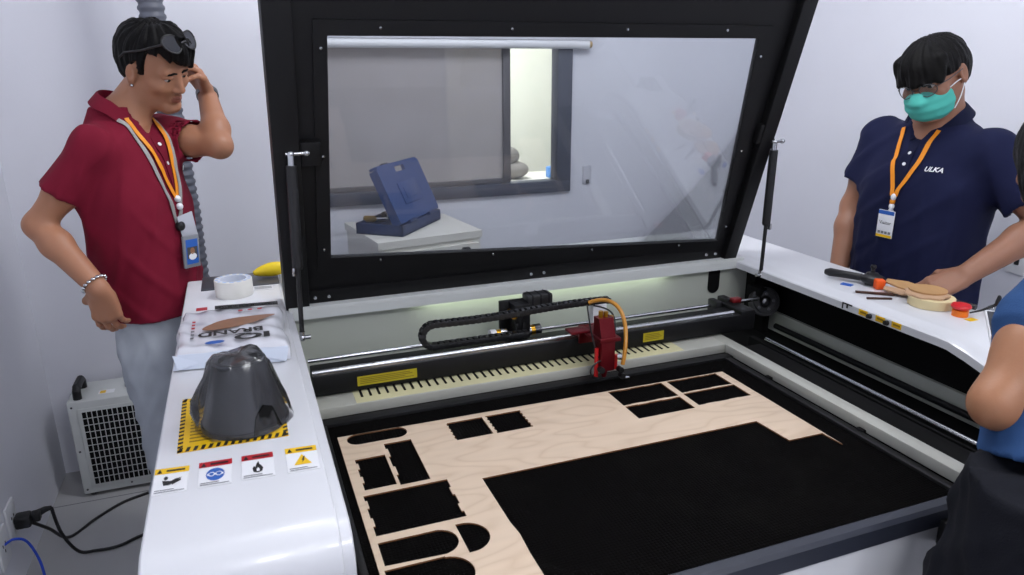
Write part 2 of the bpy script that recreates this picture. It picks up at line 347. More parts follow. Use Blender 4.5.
# laser head, in front of the beam
hx, hy = .822, 1.50
lh = MB().box((hx, hy, .905), (.040, .040, .085), 0, None, .004)
lh.prism([(hx - .02, hy - .02, .947), (hx - .02, hy + .026, .947), (hx - .02, hy + .026, 1.0), (hx - .02, hy - .002, 1.0)], (.04, 0, 0))
lh.box((hx + .003, hy, .948), (.058, .05, .010), 0, None, .002)
lh.lathe([(.011, .030), (.016, .026), (.016, .0), (.0125, -.006), (.006, -.030), (.003, -.032)], (hx, hy, .872 - .0), (0, 0, 1), 20)
head = lh.build('laser_head', REDAN, lc)
MB().box((hx - .048, hy + .06, .953), (.055, .04, .007), 0, None, .002).box((hx, hy + .06, .945), (.06, .08, .008), 0, None, .002).box((hx, hy + .10, .925), (.05, .012, .05), 0, None, .002).build('carriage_plate', REDAN, head)
MB().cyl((hx - .026, hy - .006, .925), (hx - .026, hy - .006, .845), .0055, n=12).build('pointer_rod', mat('bright_red_plastic', (190, 22, 26), .4), head)
MB().cyl((hx + .028, hy - .006, .90), (hx + .028, hy - .006, .862), .006, n=12).build('pointer_rod', MATS['bright_red_plastic'], head)
for dx, dz in ((-.024, .875), (.030, .868), (.036, .850)): MB().cyl((hx + dx, hy - .022, dz), (hx + dx, hy - .036, dz), .008, n=14).build('adjusting_knob', BLACK2, head)
MB().cyl((hx + .03, hy - .03, .845), (hx + .055, hy - .03, .842), .004, n=10).build('air_fitting', STEEL, head)
MB().cyl((hx + .024, hy - .024, .902), (hx + .034, hy - .03, .902), .008, n=12).build('air_fitting', STEEL, head)
hz = []
for i in range(25):
    t = i / 24
    P0, P1, P2, P3 = V(.845, 1.64, .995), V(.91, 1.60, 1.03), V(.90, 1.50, 1.00), V(.864, 1.48, .875)
    hz.append(P0 * (1 - t) ** 3 + P1 * 3 * t * (1 - t) ** 2 + P2 * 3 * t * t * (1 - t) + P3 * t ** 3)
MB().tube(hz, .0055, 10).build('air_hose', mat('amber_hose', (190, 130, 40), .35, var=.05), head)
wi = MB()
for (a, b, c, d) in (((.84, 1.64, .99), (.80, 1.55, .99), (.78, 1.5, .96), (.80, 1.49, .90)), ((.86, 1.64, .985), (.89, 1.58, .99), (.86, 1.52, 1.0), (.845, 1.49, .96)), ((.795, 1.47, .90), (.76, 1.46, .90), (.75, 1.46, .865), (.79, 1.47, .855))):
    a, b, c, d = map(Vector, (a, b, c, d)); wi.tube([a * (1 - t) ** 3 + b * 3 * t * (1 - t) ** 2 + c * 3 * t * t * (1 - t) + d * t ** 3 for t in [i / 14 for i in range(15)]], .0022, 8)
wi.build('wire', BLACK2, head)
ft = MB()
for dx, dz in ((.006, 1.003), (.022, .99), (-.008, 1.006)): ft.cyl((hx + dx, hy + .012, dz - .006), (hx + dx, hy + .012, dz + .010), .006, n=10)
ft.build('brass_fitting', GOLD, head)
# lamp strip under the rear ledge, lighting the cavity
MB().span((.45, 1.874, .974), (1.25, 1.892, .980)).build('lamp_strip', mat('lit_lamp_strip', (235, 245, 225), .4, emit=(235, 248, 225), estr=6.0), lc, smooth=0)
# slots and column at the cavity's back right
MB().prism([(1.44 + p[0], 1.899, .90 + p[1]) for p in arc((0, .07), .022, 0, 180, 10) + arc((0, 0), .022, 180, 360, 10)], (0, -.003, 0)).build('cable_slot', MATTE, lc)
MB().span((1.575, 1.80, .70), (1.60, 1.90, .972)).build('corner_post', MATTE, lc)
ms = MB().span((1.300, 1.69, .880), (1.322, 1.735, .925), 0, .003).span((1.334, 1.69, .880), (1.360, 1.735, .930), 0, .003).build('shaft_support', BLACK2, lc)
# right-hand bay: deck, side rail, side wall, pulley wheel
MB().span((1.262, .86, .74), (1.70, 1.90, .752), 0).span((1.262, .86, .752), (1.400, 1.60, .812), 0, .002).build('side_deck', MATTE, lc)
MB().span((1.405, .86, .752), (1.425, 1.66, .814), 0, .002).build('side_rail_base', MATTE, lc)
MB().cyl((1.42, .86, .822), (1.42, 1.60, .822), .007, n=12).build('side_rail', STEEL, lc)
MB().span((1.45, .88, .752), (1.50, 1.70, .766), 0, .002).cyl((1.585, .88, .792), (1.585, 1.75, .792), .009, n=12).build('side_beam', BLACK, lc)
MB().span((1.62, .88, .754), (1.632, 1.84, .820)).build('side_wall', CAVITY, lc)
MB().span((1.634, .88, .80), (1.70, 1.90, .97)).span((1.56, 1.84, .80), (1.70, 1.88, .97)).build('dark_void_fill', MATTE, lc)  # matte black blocks stand in for the dark void under the console
pw = MB().lathe([(.012, .0), (.020, .006), (.034, .006), (.036, .002), (.046, .002), (.048, -.004), (.048, -.025), (.012, -.025)], (1.545, 1.765, .875), (-.45, -.85, .25), 36).build('pulley_wheel', BLACK2, lc)
q = frame((-.45, -.85, .25)); wc = V(1.545, 1.765, .875)
hb = MB().lathe([(.0, .012), (.010, .010), (.012, .0)], wc, (-.45, -.85, .25), 20)
for k in range(5): a = 2 * math.pi * k / 5; hb.lathe([(0, .0085), (.005, .008), (.005, .0)], wc + q @ V(.026 * math.cos(a), .026 * math.sin(a), 0), (-.45, -.85, .25), 10)
hb.build('wheel_hub', DKSTEEL, pw)
MB().box((1.56, 1.80, .88), (.08, .06, .08), 0, None, .006).build('wheel_bracket', MATTE, pw)
# lid, tipped up on its rear hinge
LO, LDr, LNo = V(0, 1.901, 1.0), V(0, -.3004, .9538), V(0, -.9538, -.3004)
def LP(x, h, d=0.0): return V(x, 0, 0) + LO + LDr * h + LNo * d
LH = 1.12
G = [(.203, .138), (1.427, .067), (1.362, .708), (.214, .703)]
lid = MB().mesh2d(plate2d([(.08, .0), (1.504, .0), (1.504, LH), (.08, LH)], [G], .010), LP(0, 0, -.005), X, LDr)
def lbox(mb, x0, x1, h0, h1, d0, d1, m=0, bev=0):
    c = LP((x0 + x1) / 2, (h0 + h1) / 2, (d0 + d1) / 2); R = Matrix((X, LDr, -LNo)).transposed()
    return mb.box(c, (abs(x1 - x0), abs(h1 - h0), abs(d1 - d0)), m, R, bev)
lbox(lid, .08, .09, 0, LH, -.07, -.005); lbox(lid, 1.494, 1.504, 0, LH, -.07, -.005); lbox(lid, .08, 1.504, LH - .01, LH, -.07, -.005)
lid = lid.build('lid', BLACK, lc)
for x0, x1 in ((.08, .140), (1.458, 1.504)): lbox(MB(), x0, x1, .0, LH, .0, .026, 0, .002).build('border_rail', BLACK, lid)
lbox(MB(), .140, 1.458, .0, .040, .0, .006, 0, .001).build('hinge_strip', BLACK, lid)
pane = [(.195, .128), (1.437, .057), (1.372, .718), (.206, .713)]
MB().prism([LP(x, h, .001) for x, h in pane], LNo * -.003).build('window_pane', ACRYL, lid)
ret = MB().mesh2d(plate2d([(.168, .100), (1.470, .026), (1.396, .742), (.184, .737)], [G], .005), LP(0, 0, .0035), X, LDr).build('retaining_frame', BLACK, lid)
def bolt(mb, x, h, r=.004, d0=.006): return mb.lathe([(0, .004), (r * .7, .0035), (r, .001), (r, -.002)], LP(x, h, d0), LNo, 12)
for x, h in ((.33, .722), (.641, .724), (.95, .727), (1.25, .729), (.332, .120), (.652, .102), (.969, .083), (1.279, .066), (.199, .677), (.194, .423), (.186, .166), (1.382, .66), (1.413, .38), (1.44, .12)):
    bolt(MB(), x, h, .0045).build('screw', STEEL, ret)
for x in (.157, .193, .779, .82, 1.395, 1.43): bolt(MB(), x, .020, .006, .007).build('bolt', STEEL, lid)
for top, bot, side in ((LP(.118, .442, .03), V(.104, 1.715, .972), 1), (LP(1.500, .417, .035), V(1.504, 1.750, .974), -1)):
    d = (bot - top); m_ = top + d * .60
    gs = MB().cyl(top + d * .06, m_, .0125, n=20).lathe([(.0125, 0), (.010, .006), (.006, .006)], m_, d, 20).build('gas_spring', BLACK2, lc)
    MB().cyl(m_, top + d * .965, .0058, n=14).build('rod', BLACK2, gs)
    MB().sph(top, .009).cyl(top, top + d * .06, .008, n=12).cyl(top + V(-.012, 0, 0), top + V(.042, .01, 0), .005, n=12).sph(top + V(.036, .01, 0), .008).build('ball_joint', STEEL, gs)
    MB().sph(bot, .009).cyl(bot, bot - d * .035, .007, n=12).cyl(bot + V(-.018, 0, 0), bot + V(.02, 0, 0), .0055, n=12).build('ball_joint', STEEL, gs)
    bx = .165 if side > 0 else 1.47
    lbox(MB(), bx - .024, bx + .024, .405, .465, .0, .022, 0, .004).build('spring_bracket', BLACK, lid)
    MB().box(m_ + V(-.011 * side, -.004, -.01), (.006, .012, .02), 0, None, .002).build('clip', STEEL, gs)
# stickers on the left console
def ONTOP(z=1.0): return z + .0004
def top_sticker(name, quad, parent, mats, art):
    a, b, c, d = [V(p[0], p[1], ONTOP()) for p in quad]      # far-left, far-right, near-right, near-left
    s = MB().prism([d, c, b, a], V(0, 0, .0006))
    def P(u, v, up=.0010): return (d * (1 - u) + c * u) * (1 - v) + (a * (1 - u) + b * u) * v + V(0, 0, up)
    art(s, P); return s.build(name, mats, parent, smooth=0)
def quad_(s, P, u0, v0, u1, v1, m, up=.0010): s.add([P(u0, v0, up), P(u1, v0, up), P(u1, v1, up), P(u0, v1, up)], [(0, 1, 2, 3)], m)
def poly_(s, P, pts, m, up=.0012): s.add([P(u, v, up) for u, v in pts], [tuple(range(len(pts)))], m)
def hazard(s, P):
    quad_(s, P, 0, 0, 1, 1, 0, .0008)
    n = 15
    for k in range(n):
        u = k / n; w_ = .5 / n
        for v0, v1 in ((.0, .07), (.93, 1.0)): poly_(s, P, [(u, v0), (u + w_, v0), (min(1, u + w_ * 1.6), v1), (u + w_ * .6, v1)], 1)
        for u0, u1 in ((.0, .045), (.955, 1.0)): poly_(s, P, [(u0, u), (u1, u + w_ * .4), (u1, u + w_ * 1.4), (u0, u + w_)], 1)
    for k in range(13): quad_(s, P, .10, .84 - k * .058, .9 - random.random() * .3, .862 - k * .058, 2, .0012)
top_sticker('safety_notice', [(-.144, 1.380), (.034, 1.376), (.033, 1.163), (-.142, 1.167)], con, [YEL, INK, mat('brown_ink', (150, 112, 10), .5)], hazard)
def header(s, P, m):
    quad_(s, P, .0, .77, 1, 1, m, .0010); poly_(s, P, [(.06, .80), (.22, .80), (.14, .96)], 2, .0014); quad_(s, P, .34, .84, .88, .91, 2 if m == 1 else 3, .0014)
    for k in range(2): quad_(s, P, .06, .05 + k * .07, .92 - k * .3, .08 + k * .07, 3, .0012)
def ellp(cu, cv, ru, rv, n=18): return [(cu + ru * math.cos(2 * math.pi * k / n), cv + rv * math.sin(2 * math.pi * k / n)) for k in range(n)]
def a1(s, P):
    header(s, P, 1)
    poly_(s, P, ellp(.35, .58, .06, .07), 2); poly_(s, P, [(.25, .50), (.5, .45), (.62, .52), (.82, .56), (.62, .42), (.48, .30), (.30, .30)], 2); poly_(s, P, [(.5, .40), (.78, .50), (.80, .44), (.55, .30)], 2, .0013)
def a2(s, P):
    header(s, P, 1); poly_(s, P, ellp(.5, .44, .28, .25), 4); quad_(s, P, .26, .40, .74, .48, 5, .0015); poly_(s, P, ellp(.39, .44, .10, .09), 0, .0017); poly_(s, P, ellp(.61, .44, .10, .09), 0, .0017)
    poly_(s, P, ellp(.39, .44, .07, .06), 4, .0019); poly_(s, P, ellp(.61, .44, .07, .06), 4, .0019)
def a3(s, P):
    header(s, P, 1); poly_(s, P, [(.36, .25), (.33, .40), (.38, .50), (.42, .44), (.46, .58), (.52, .68), (.55, .55), (.60, .50), (.66, .38), (.62, .25), (.5, .21)], 2); poly_(s, P, [(.46, .26), (.45, .34), (.5, .42), (.55, .34), (.54, .26)], 0, .0015)
def a4(s, P):
    header(s, P, 1); poly_(s, P, [(.22, .26), (.78, .26), (.5, .68)], 1); poly_(s, P, [(.44, .30), (.52, .42), (.47, .42), (.54, .58), (.60, .58), (.54, .46), (.59, .46)], 2, .0015)
for quad, hm, art, lab in (([(-.1705, 1.124), (-.121, 1.119), (-.122, 1.045), (-.170, 1.047)], YEL, a1, 'white label with a yellow header and a hand symbol'),
                           ([(-.107, 1.120), (-.058, 1.118), (-.059, 1.042), (-.107, 1.045)], RED, a2, 'white label with a red header and a blue goggles disc'),
                           ([(-.044, 1.118), (.004, 1.116), (.004, 1.040), (-.045, 1.043)], RED, a3, 'white label with a red header and a black flame'),
                           ([(.023, 1.117), (.072, 1.113), (.071, 1.036), (.023, 1.038)], YEL, a4, 'white label with a yellow header and a yellow triangle')):
    o = top_sticker('warning_label', quad, con, [PAPER, hm, INK, GREYINK, BLUE, PAPER], art); o['label'] = lab
MB().span((-.133, 2.12, 1.0), (.08, 2.262, 1.003), 0, .001).build('control_panel', DGREY, con)
def lbl(s, P):
    for k in range(3): quad_(s, P, .08, .2 + k * .24, .92, .32 + k * .24, 1)
top_sticker('rating_plate', [(.005, 2.115), (.06, 2.11), (.06, 2.07), (.005, 2.075)], con, [PAPER, GREYINK], lbl)
# right console details
for y, i in ((1.341, 0), (1.286, 1), (1.236, 2)):
    MB().span((1.4985, y - .015, .9715), (1.50, y + .013, .9865)).span((1.498, y - .012, .977), (1.4986, y + .008, .982), 1).build('warning_label', [YEL, MATS['brown_ink']], con2, smooth=0)
for y in (1.316, 1.262): MB().lathe([(0, .010), (.006, .009), (.007, 0)], (1.498, y, .977), (-1, 0, .2), 12).build('catch', INK, con2)
MB().span((1.4988, 1.408, .970), (1.50, 1.412, .988)).span((1.4988, 1.378, .984), (1.50, 1.412, .988)).span((1.4988, 1.392, .975), (1.50, 1.397, .984)).build('clip', INK, con2)
MB().span((1.640, 1.148, 1.0002), (1.668, 1.166, 1.001)).build('yellow_tab', YEL, con2, smooth=0)
MB().span((1.738, 1.15, 1.0002), (1.744, 1.18, 1.001)).build('yellow_tab', YEL, con2, smooth=0)
es = MB().lathe([(.0185, 0), (.0185, .015), (.014, .017)], (1.656, 1.19, 1.0), (0, 0, 1), 28, 1).lathe([(.012, .017), (.021, .020), (.0235, .025), (.021, .030), (.009, .032), (0, .032)], (1.656, 1.19, 1.0), (0, 0, 1), 28, 0)
es.build('emergency_stop_button', [mat('red_button', (205, 26, 34), .35), mat('orange_collar', (240, 120, 20), .4)], con2)
# ---------------------------------------------------------------- plywood sheet on the bed
BIRCH = mat('birch_plywood', (212, 190, 166), .55, var=.09, vscale=5, stretch=(1.2, 9, 1))
BIRCHD = mat('scorched_plywood_edge', (120, 78, 42), .7, var=.2)
def birch_fix(m):
    nt = m.node_tree; N = nt.nodes.new; L = nt.links.new; b = nt.nodes['Principled BSDF']; mx = [n for n in nt.nodes if n.type == 'MIX'][0]
    tc = N('ShaderNodeTexCoord'); mp = N('ShaderNodeMapping'); mp.inputs['Scale'].default_value = (1.0, 3.2, 1); L(tc.outputs['Object'], mp.inputs[0])
    no = N('ShaderNodeTexNoise'); no.inputs['Scale'].default_value = 2.2; no.inputs['Detail'].default_value = 2; L(mp.outputs[0], no.inputs['Vector'])
    mm = N('ShaderNodeMath'); mm.operation = 'MULTIPLY'; mm.inputs[1].default_value = 26; L(no.outputs['Fac'], mm.inputs[0])
    fr_ = N('ShaderNodeMath'); fr_.operation = 'PINGPONG'; fr_.inputs[1].default_value = 1; L(mm.outputs[0], fr_.inputs[0])
    m2 = N('ShaderNodeMix'); m2.data_type = 'RGBA'; m2.blend_type = 'MULTIPLY'; m2.inputs[7].default_value = (.80, .74, .68, 1)
    pw_ = N('ShaderNodeMath'); pw_.operation = 'POWER'; pw_.inputs[1].default_value = 3; L(fr_.outputs[0], pw_.inputs[0]); sc_ = N('ShaderNodeMath'); sc_.operation = 'MULTIPLY'; sc_.inputs[1].default_value = .55; L(pw_.outputs[0], sc_.inputs[0])
    L(sc_.outputs[0], m2.inputs[0]); L(mx.outputs[2], m2.inputs[6]); L(m2.outputs[2], b.inputs['Base Color'])
birch_fix(BIRCH)
def tabs(pts, edges, n=4, d=.004):                        # little finger-joint teeth along chosen edges
    out = []
    for i, p in enumerate(pts):
        q = pts[(i + 1) % len(pts)]; out.append(p)
        if i in edges:
            dx, dy = q[0] - p[0], q[1] - p[1]; l = math.hypot(dx, dy); nx, ny = dy / l, -dx / l
            for k in range(n):
                t0, t1 = (k + .5) / (n + .25), (k + .95) / (n + .25)
                out += [(p[0] + dx * t0, p[1] + dy * t0), (p[0] + dx * t0 + nx * d, p[1] + dy * t0 + ny * d), (p[0] + dx * t1 + nx * d, p[1] + dy * t1 + ny * d), (p[0] + dx * t1, p[1] + dy * t1)]
    return out
def R4(x0, y0, x1, y1): return [(x0, y1), (x1, y1), (x1, y0), (x0, y0)]      # clockwise from far left
stad = arc((.265, 1.4175), .0235, -90, 90, 12) + arc((.181, 1.4175), .0235, 90, 270, 12)
holes = [stad, tabs(R4(.380, 1.335, .463, 1.4175), (3,), 5, -.0025), tabs(R4(.4715, 1.333, .557, 1.418), (1, 3), 5, .0025),
         tabs(R4(.1605, 1.214, .2225, 1.332), (3,), 2), tabs(R4(.2285, 1.208, .2875, 1.376), (3,), 2), tabs(R4(.1545, 1.066, .317, 1.195), (1, 3), 2),
         [(.153, 1.046), (.2615, 1.046)] + arc((.2505, 1.012), .034, 80, -80, 10) + [(.2565, .978), (.153, .984)],
         [(.290, 1.049)] + arc((.298, 1.008), .041, 80, -80, 12) + [(.291, .967)],
         [(.150, .973), (.2505, .973)] + arc((.246, .930), .041, 85, -60, 12) + [(.150, .890)],
         tabs(R4(.796, 1.350, .948, 1.4295), (0, 2), 2, .0015), tabs(R4(.9645, 1.359, 1.112, 1.4285), (0, 2), 2, .0015),
         tabs(R4(.796, 1.279, .947, 1.3435), (0,), 2, .0015), tabs(R4(.9635, 1.287, 1.1135, 1.3535), (2,), 2, .0015)]
outer = [(.140, 1.441), (1.136, 1.431), (1.139, 1.021), (1.1335, 1.074), (1.045, 1.075), (1.037, 1.172), (.382, 1.173), (.383, 1.02), (.387, .985), (.384, .93), (.384, .86), (.142, .86)]
vf = plate2d(outer, holes, .003)
ply = MB().mesh2d(vf, V(0, 0, .8312), X, Y)
for i, f in enumerate(ply.f):
    n = (Vector(ply.v[f[1]]) - Vector(ply.v[f[0]])).cross(Vector(ply.v[f[2]]) - Vector(ply.v[f[0]]))
    ply.m[i] = 0 if abs(n.z) > .5 * n.length else 1
tag(ply.build('plywood_sheet', [BIRCH, BIRCHD], smooth=0), 'pale birch plywood sheet with black cut-out openings lying on the cutter bed', 'plywood')

# ---------------------------------------------------------------- things on the left console
FOIL = mat('glossy_white_wrap', (222, 223, 230), .25, var=.04, vscale=20, bump=.5, bscale=22, coat=.3)
BROWN = mat('printed_brown', (150, 104, 72), .4, var=.25, vscale=30)
PALEB = mat('pale_blue_print', (176, 194, 226), .4)
pk = empty('paper_pack', (-.05, 1.68, 1.0), 'white wrapped pack printed with a brown oval on the left console', 'pack')
bm = bmesh.new(); bmesh.ops.create_grid(bm, x_segments=26, y_segments=36, size=.5)
top = []; nx, ny = 27, 37
def pk_pt(u, v, top_):                                     # u left-right, v near-far
    x = -.166 + .230 * u + .004 * math.sin(v * 9); yv = 1.545 - .032 * u + v * (.29 + .005 * u)
    e = min(u, 1 - u, v * 1.2, (1 - v) * 1.2); r = min(1, e / .06)
    z = 1.0015 + (.036 + .0028 * math.sin(u * 9 + v * 4) + .0018 * math.sin(v * 23 + u * 7) + .0015 * math.sin(u * 31)) * (math.sqrt(max(0, 1 - (1 - r) ** 2)) * .45 + .55) if top_ else 1.0015
    return V(x, yv, z)
bm.free(); pb = MB()
g = [[pk_pt(i / 26, j / 36, True) for i in range(27)] for j in range(37)]
vs_ = [p for row in g for p in row]; fs_ = [(j * 27 + i, j * 27 + i + 1, (j + 1) * 27 + i + 1, (j + 1) * 27 + i) for j in range(36) for i in range(26)]
rim = [i for i in range(27)] + [j * 27 + 26 for j in range(1, 37)] + [36 * 27 + i for i in range(25, -1, -1)] + [j * 27 for j in range(35, 0, -1)]
o_ = len(vs_); vs_ += [V(vs_[i].x, vs_[i].y, 1.0015) for i in rim]
for k in range(len(rim)): fs_.append((rim[k], o_ + k, o_ + (k + 1) % len(rim), rim[(k + 1) % len(rim)]))
fs_.append(tuple(range(o_, o_ + len(rim)))); pb.add(vs_, fs_)
pb.build('wrapper', FOIL, pk, smooth=60)
# folded end flaps towards the viewer
fl = MB().prism([(-.158, 1.546, 1.030), (.060, 1.514, 1.030), (.052, 1.500, 1.003), (-.120, 1.524, 1.003), (-.170, 1.530, 1.003)], (0, .006, .001)).prism([(-.168, 1.546, 1.03), (-.115, 1.534, 1.012), (-.160, 1.526, 1.003)], (0, -.004, .002)).prism([(.062, 1.512, 1.03), (.0, 1.516, 1.016), (.054, 1.498, 1.003)], (0, -.004, .002))
fl.build('end_flap', mat('pale_blue_wrap', (206, 214, 228), .3, var=.03, bump=.3, bscale=40), pk)
ZP = 1.0415
pr = MB()
def PT(x, y): return V(x, y, ZP + .0012)
pr.mesh2d(text2d('BRAND', .040, bold=.0012, sx=1.02), PT(-.052, 1.622), -X, -Y, m=0)
pr.mesh2d(text2d('IQ', .046, bold=.0018, sx=1.55), PT(-.008, 1.580), -X, -Y, m=0)
pr.mesh2d(([(p[0] * .020 - .085, 1.565 + p[1] * .010, ZP + .001) for p in ellp(0, 0, 1, 1)], [tuple(range(18))]), V(0, 0, 0), X, Y, m=3)
pr.add([PT(-.13, 1.80), PT(-.105, 1.80), PT(-.105, 1.825), PT(-.13, 1.825)], [(0, 1, 2, 3)], 2)
pr.add([PT(-.088, 1.797), PT(.058, 1.783), PT(.058, 1.812), PT(-.088, 1.828)], [(0, 1, 2, 3)], 0)
for k in range(5): pr.add([PT(-.075 + k * .026, 1.806 - k * .002), PT(-.058 + k * .026, 1.804 - k * .002), PT(-.058 + k * .026, 1.811 - k * .002), PT(-.075 + k * .026, 1.813 - k * .002)], [(0, 1, 2, 3)], 5)
for k in range(3): pr.add([PT(-.03 + k * .022 + p[0], 1.768 + p[1]) for p in ellp(0, 0, .006, .007, 10)], [tuple(range(10))], 2)
for k in range(6): pr.add([PT(-.135, 1.60 + k * .022), PT(-.128, 1.60 + k * .022), PT(-.128, 1.612 + k * .022), PT(-.135, 1.612 + k * .022)], [(0, 1, 2, 3)], 4 if k < 3 else 2)
pr.build('print', [INK, BROWN, RED, BLUE, GREYINK, PAPER], pk, smooth=0, fixn=False)
lf = [PT(-.033 + .078 * math.cos(a) + .006 * math.sin(3 * a), 1.686 + .030 * math.sin(a) * (1 - .35 * math.cos(a)) + .02 * math.cos(a)) for a in [2 * math.pi * k / 30 for k in range(30)]]
MB().add(lf, [tuple(range(30))], 0).build('printed_oval', BROWN, pk, smooth=0, fixn=False)['label'] = 'brown printed oval'
# cone wrapped in clear film
nz = empty('plastic_cone', (-.034, 1.255, 1.0), 'dark grey plastic cone wrapped in clear film standing on the yellow notice', 'cone')
GREYP = mat('charcoal_plastic', (40, 42, 49), .4, var=.08)
cn = MB().lathe([(.072, .0), (.071, .012), (.0455, .106), (.045, .117), (.042, .120), (.033, .118), (.032, .110), (.0, .110)], (-.034, 1.248, 1.002), n=40)
cn.build('body', GREYP, nz)
MB().lathe([(.0745, 0), (.0745, .008), (.070, .010)], (-.034, 1.248, 1.001), n=40).build('foot_ring', GREYP, nz)
MB().prism([V(-.034 + (.0735 - .2 * h) * math.sin(a), 1.248 - (.0735 - .2 * h) * math.cos(a), 1.004 + h) for a, h in ((.15, .0), (.9, .0), (.75, .04), (.5, .048), (.25, .03))], V(.002, -.003, .001)).build('arched_opening', MATTE, nz)
fm = MB(); rr = random.Random(3); n = 44
ph = [rr.random() * 6 for _ in range(8)]
def film(a, h, k=1.0): 
    base = .0785 - .029 * min(1, h / .112)
    return base + .0025 * math.sin(5 * a + ph[0] + 18 * h) + .002 * math.sin(9 * a + ph[1] - 30 * h) + .002 * math.sin(17 * a + ph[2] + 50 * h) + (.022 * math.exp(-((a - 3.3) / .5) ** 2) * math.exp(-((h - .05) / .035) ** 2))
hs = [.0, .010, .025, .042, .060, .078, .096, .112, .124]
vs_ = []
for h in hs:
    for j in range(n):
        a = 2 * math.pi * j / n; r = film(a, h) * (1 if h < .12 else .8); vs_.append(V(-.034 + r * math.cos(a), 1.248 + r * math.sin(a), 1.003 + h + .004 * math.sin(3 * a + h * 40)))
vs_.append(V(-.034, 1.248, 1.126)); fs_ = [(i * n + j, i * n + (j + 1) % n, (i + 1) * n + (j + 1) % n, (i + 1) * n + j) for i in range(len(hs) - 1) for j in range(n)] + [((len(hs) - 1) * n + j, (len(hs) - 1) * n + (j + 1) % n, len(vs_) - 1) for j in range(n)]
MB().add(vs_, fs_).build('film_wrap', WRAP, nz, smooth=50)
# tape roll
tp = empty('tape_roll', (-.044, 2.055, 1.0), 'white roll of tape standing flat beside the dark panel', 'tape')
MB().lathe([(.039, 0), (.049, 0), (.050, .002), (.050, .044), (.049, .046), (.039, .046)], (-.044, 2.055, 1.0005), n=44, closed=True).build('tape', mat('white_tape', (226, 224, 218), .45, var=.02), tp)
tc_ = MB().lathe([(.035, 0), (.039, 0), (.039, .046), (.035, .046)], (-.044, 2.055, 1.0006), n=40, closed=True)
tc_.build('core', mat('pale_core', (214, 220, 232), .5, var=.03), tp)
lb = MB()
for k in range(14):
    a0 = 2 * math.pi * k / 14; pts = [V(-.044 + r * math.cos(a), 2.055 + r * math.sin(a), 1.0472) for r, a in ((.0395, a0), (.0475, a0), (.0475, a0 + .26), (.0395, a0 + .26))]
    lb.add(pts, [(0, 1, 2, 3)], 0)
lb.build('printed_ring', PALEB, tp, smooth=0, fixn=False)
yo = MB().tube([(.012 + .012 * i, 2.185 + .002 * i * (8 - i) * .3, 1.021 + .0012 * i) for i in range(9)], [.006, .012, .016, .019, .021, .021, .020, .017, .010], 16)
tag(yo.build('yellow_cap', mat('yellow_plastic', (238, 206, 30), .4, var=.03)), 'yellow tapered plastic piece half hidden behind the raised lid', 'plastic piece')

# ---------------------------------------------------------------- things on the right console
ORG = mat('orange_plastic', (246, 92, 20), .4); BLUES = mat('blue_scrap', (40, 96, 190), .5)
to = empty('hand_tool', (1.65, 1.50, 1.0), 'black hand tool with long handle and bright orange block on right console', 'tool')
MB().tube([(1.603, 1.588, 1.0165), (1.608, 1.575, 1.018), (1.635, 1.525, 1.018), (1.650, 1.498, 1.018)], [.008, .0125, .0105, .011], 16).build('handle', BLACK2, to)
MB().sph((1.664, 1.470, 1.0175), (.036, .027, .0165), rot=Matrix.Rotation(-1.05, 3, 'Z'), n=24).box((1.668, 1.464, 1.009), (.05, .04, .014), 0, Matrix.Rotation(-1.05, 3, 'Z'), .004).build('body', BLACK2, to)
MB().lathe([(.018, 0), (.016, .004), (.006, .007), (.005, .016), (.008, .021), (.007, .027), (0, .029)], (1.668, 1.478, 1.030), (0, 0, 1), 18).build('knob', BLACK2, to)
MB().box((1.652, 1.436, 1.0145), (.025, .025, .027), 0, Matrix.Rotation(-.5, 3, 'Z'), .003).build('orange_block', ORG, to)['label'] = 'bright orange block'
WOODP = mat('thin_plywood', (188, 146, 98), .55, var=.12, vscale=20, stretch=(6, 1, 1)); WDARK = mat('dark_wood', (70, 42, 30), .5, var=.15); WPINK = mat('pale_veneer', (196, 160, 128), .5, var=.1)
def tape2(c, r0, r1, h, name, label, m):
    t = empty(name, c, label, 'tape'); MB().lathe([(r0, 0), (r1 - .001, 0), (r1, .001), (r1, h - .001), (r1 - .001, h), (r0, h)], c, n=44, closed=True).build('tape', m, t)
    MB().lathe([(r0 - .003, .0005), (r0, .0005), (r0, h - .0005), (r0 - .003, h - .0005)], c, n=40, closed=True).build('core', WPINK, t)
tape2((1.662, 1.278, 1.0005), .040, .055, .024, 'masking_tape_roll', 'wide cream masking tape roll under the wooden discs', mat('cream_tape', (222, 204, 158), .5, var=.03))
def woodpiece(name, pts, z, label, m, th=.004, tilt=0.0, group='wooden cut-outs on the right console'):
    cx = sum(p[0] for p in pts) / len(pts); cy = sum(p[1] for p in pts) / len(pts)
    vf = plate2d([(p[0] - cx, p[1] - cy) for p in pts], (), th); q = Matrix.Rotation(tilt, 3, Vector((.75, -.66, 0)))
    mb = MB().add([V(cx, cy, z) + q @ V(*p) for p in vf[0]], vf[1]); return tag(mb.build(name, m, smooth=0), label, 'wooden piece', group)
def blob(cx, cy, r, amp, n, k=4, ph=0.0): return [(cx + (r + amp * math.cos(k * a + ph)) * math.cos(a), cy + (r + amp * math.cos(k * a + ph)) * math.sin(a)) for a in [2 * math.pi * i / n for i in range(n)]]
woodpiece('wooden_cutout', blob(1.660, 1.294, .052, .004, 40, 7), 1.0268, 'pale scalloped plywood piece lying directly on the cream tape roll', WPINK)
woodpiece('wooden_cutout', blob(1.682, 1.308, .046, 0, 40), 1.0314, 'round tan plywood disc on top of the pile of cut-outs', WOODP)
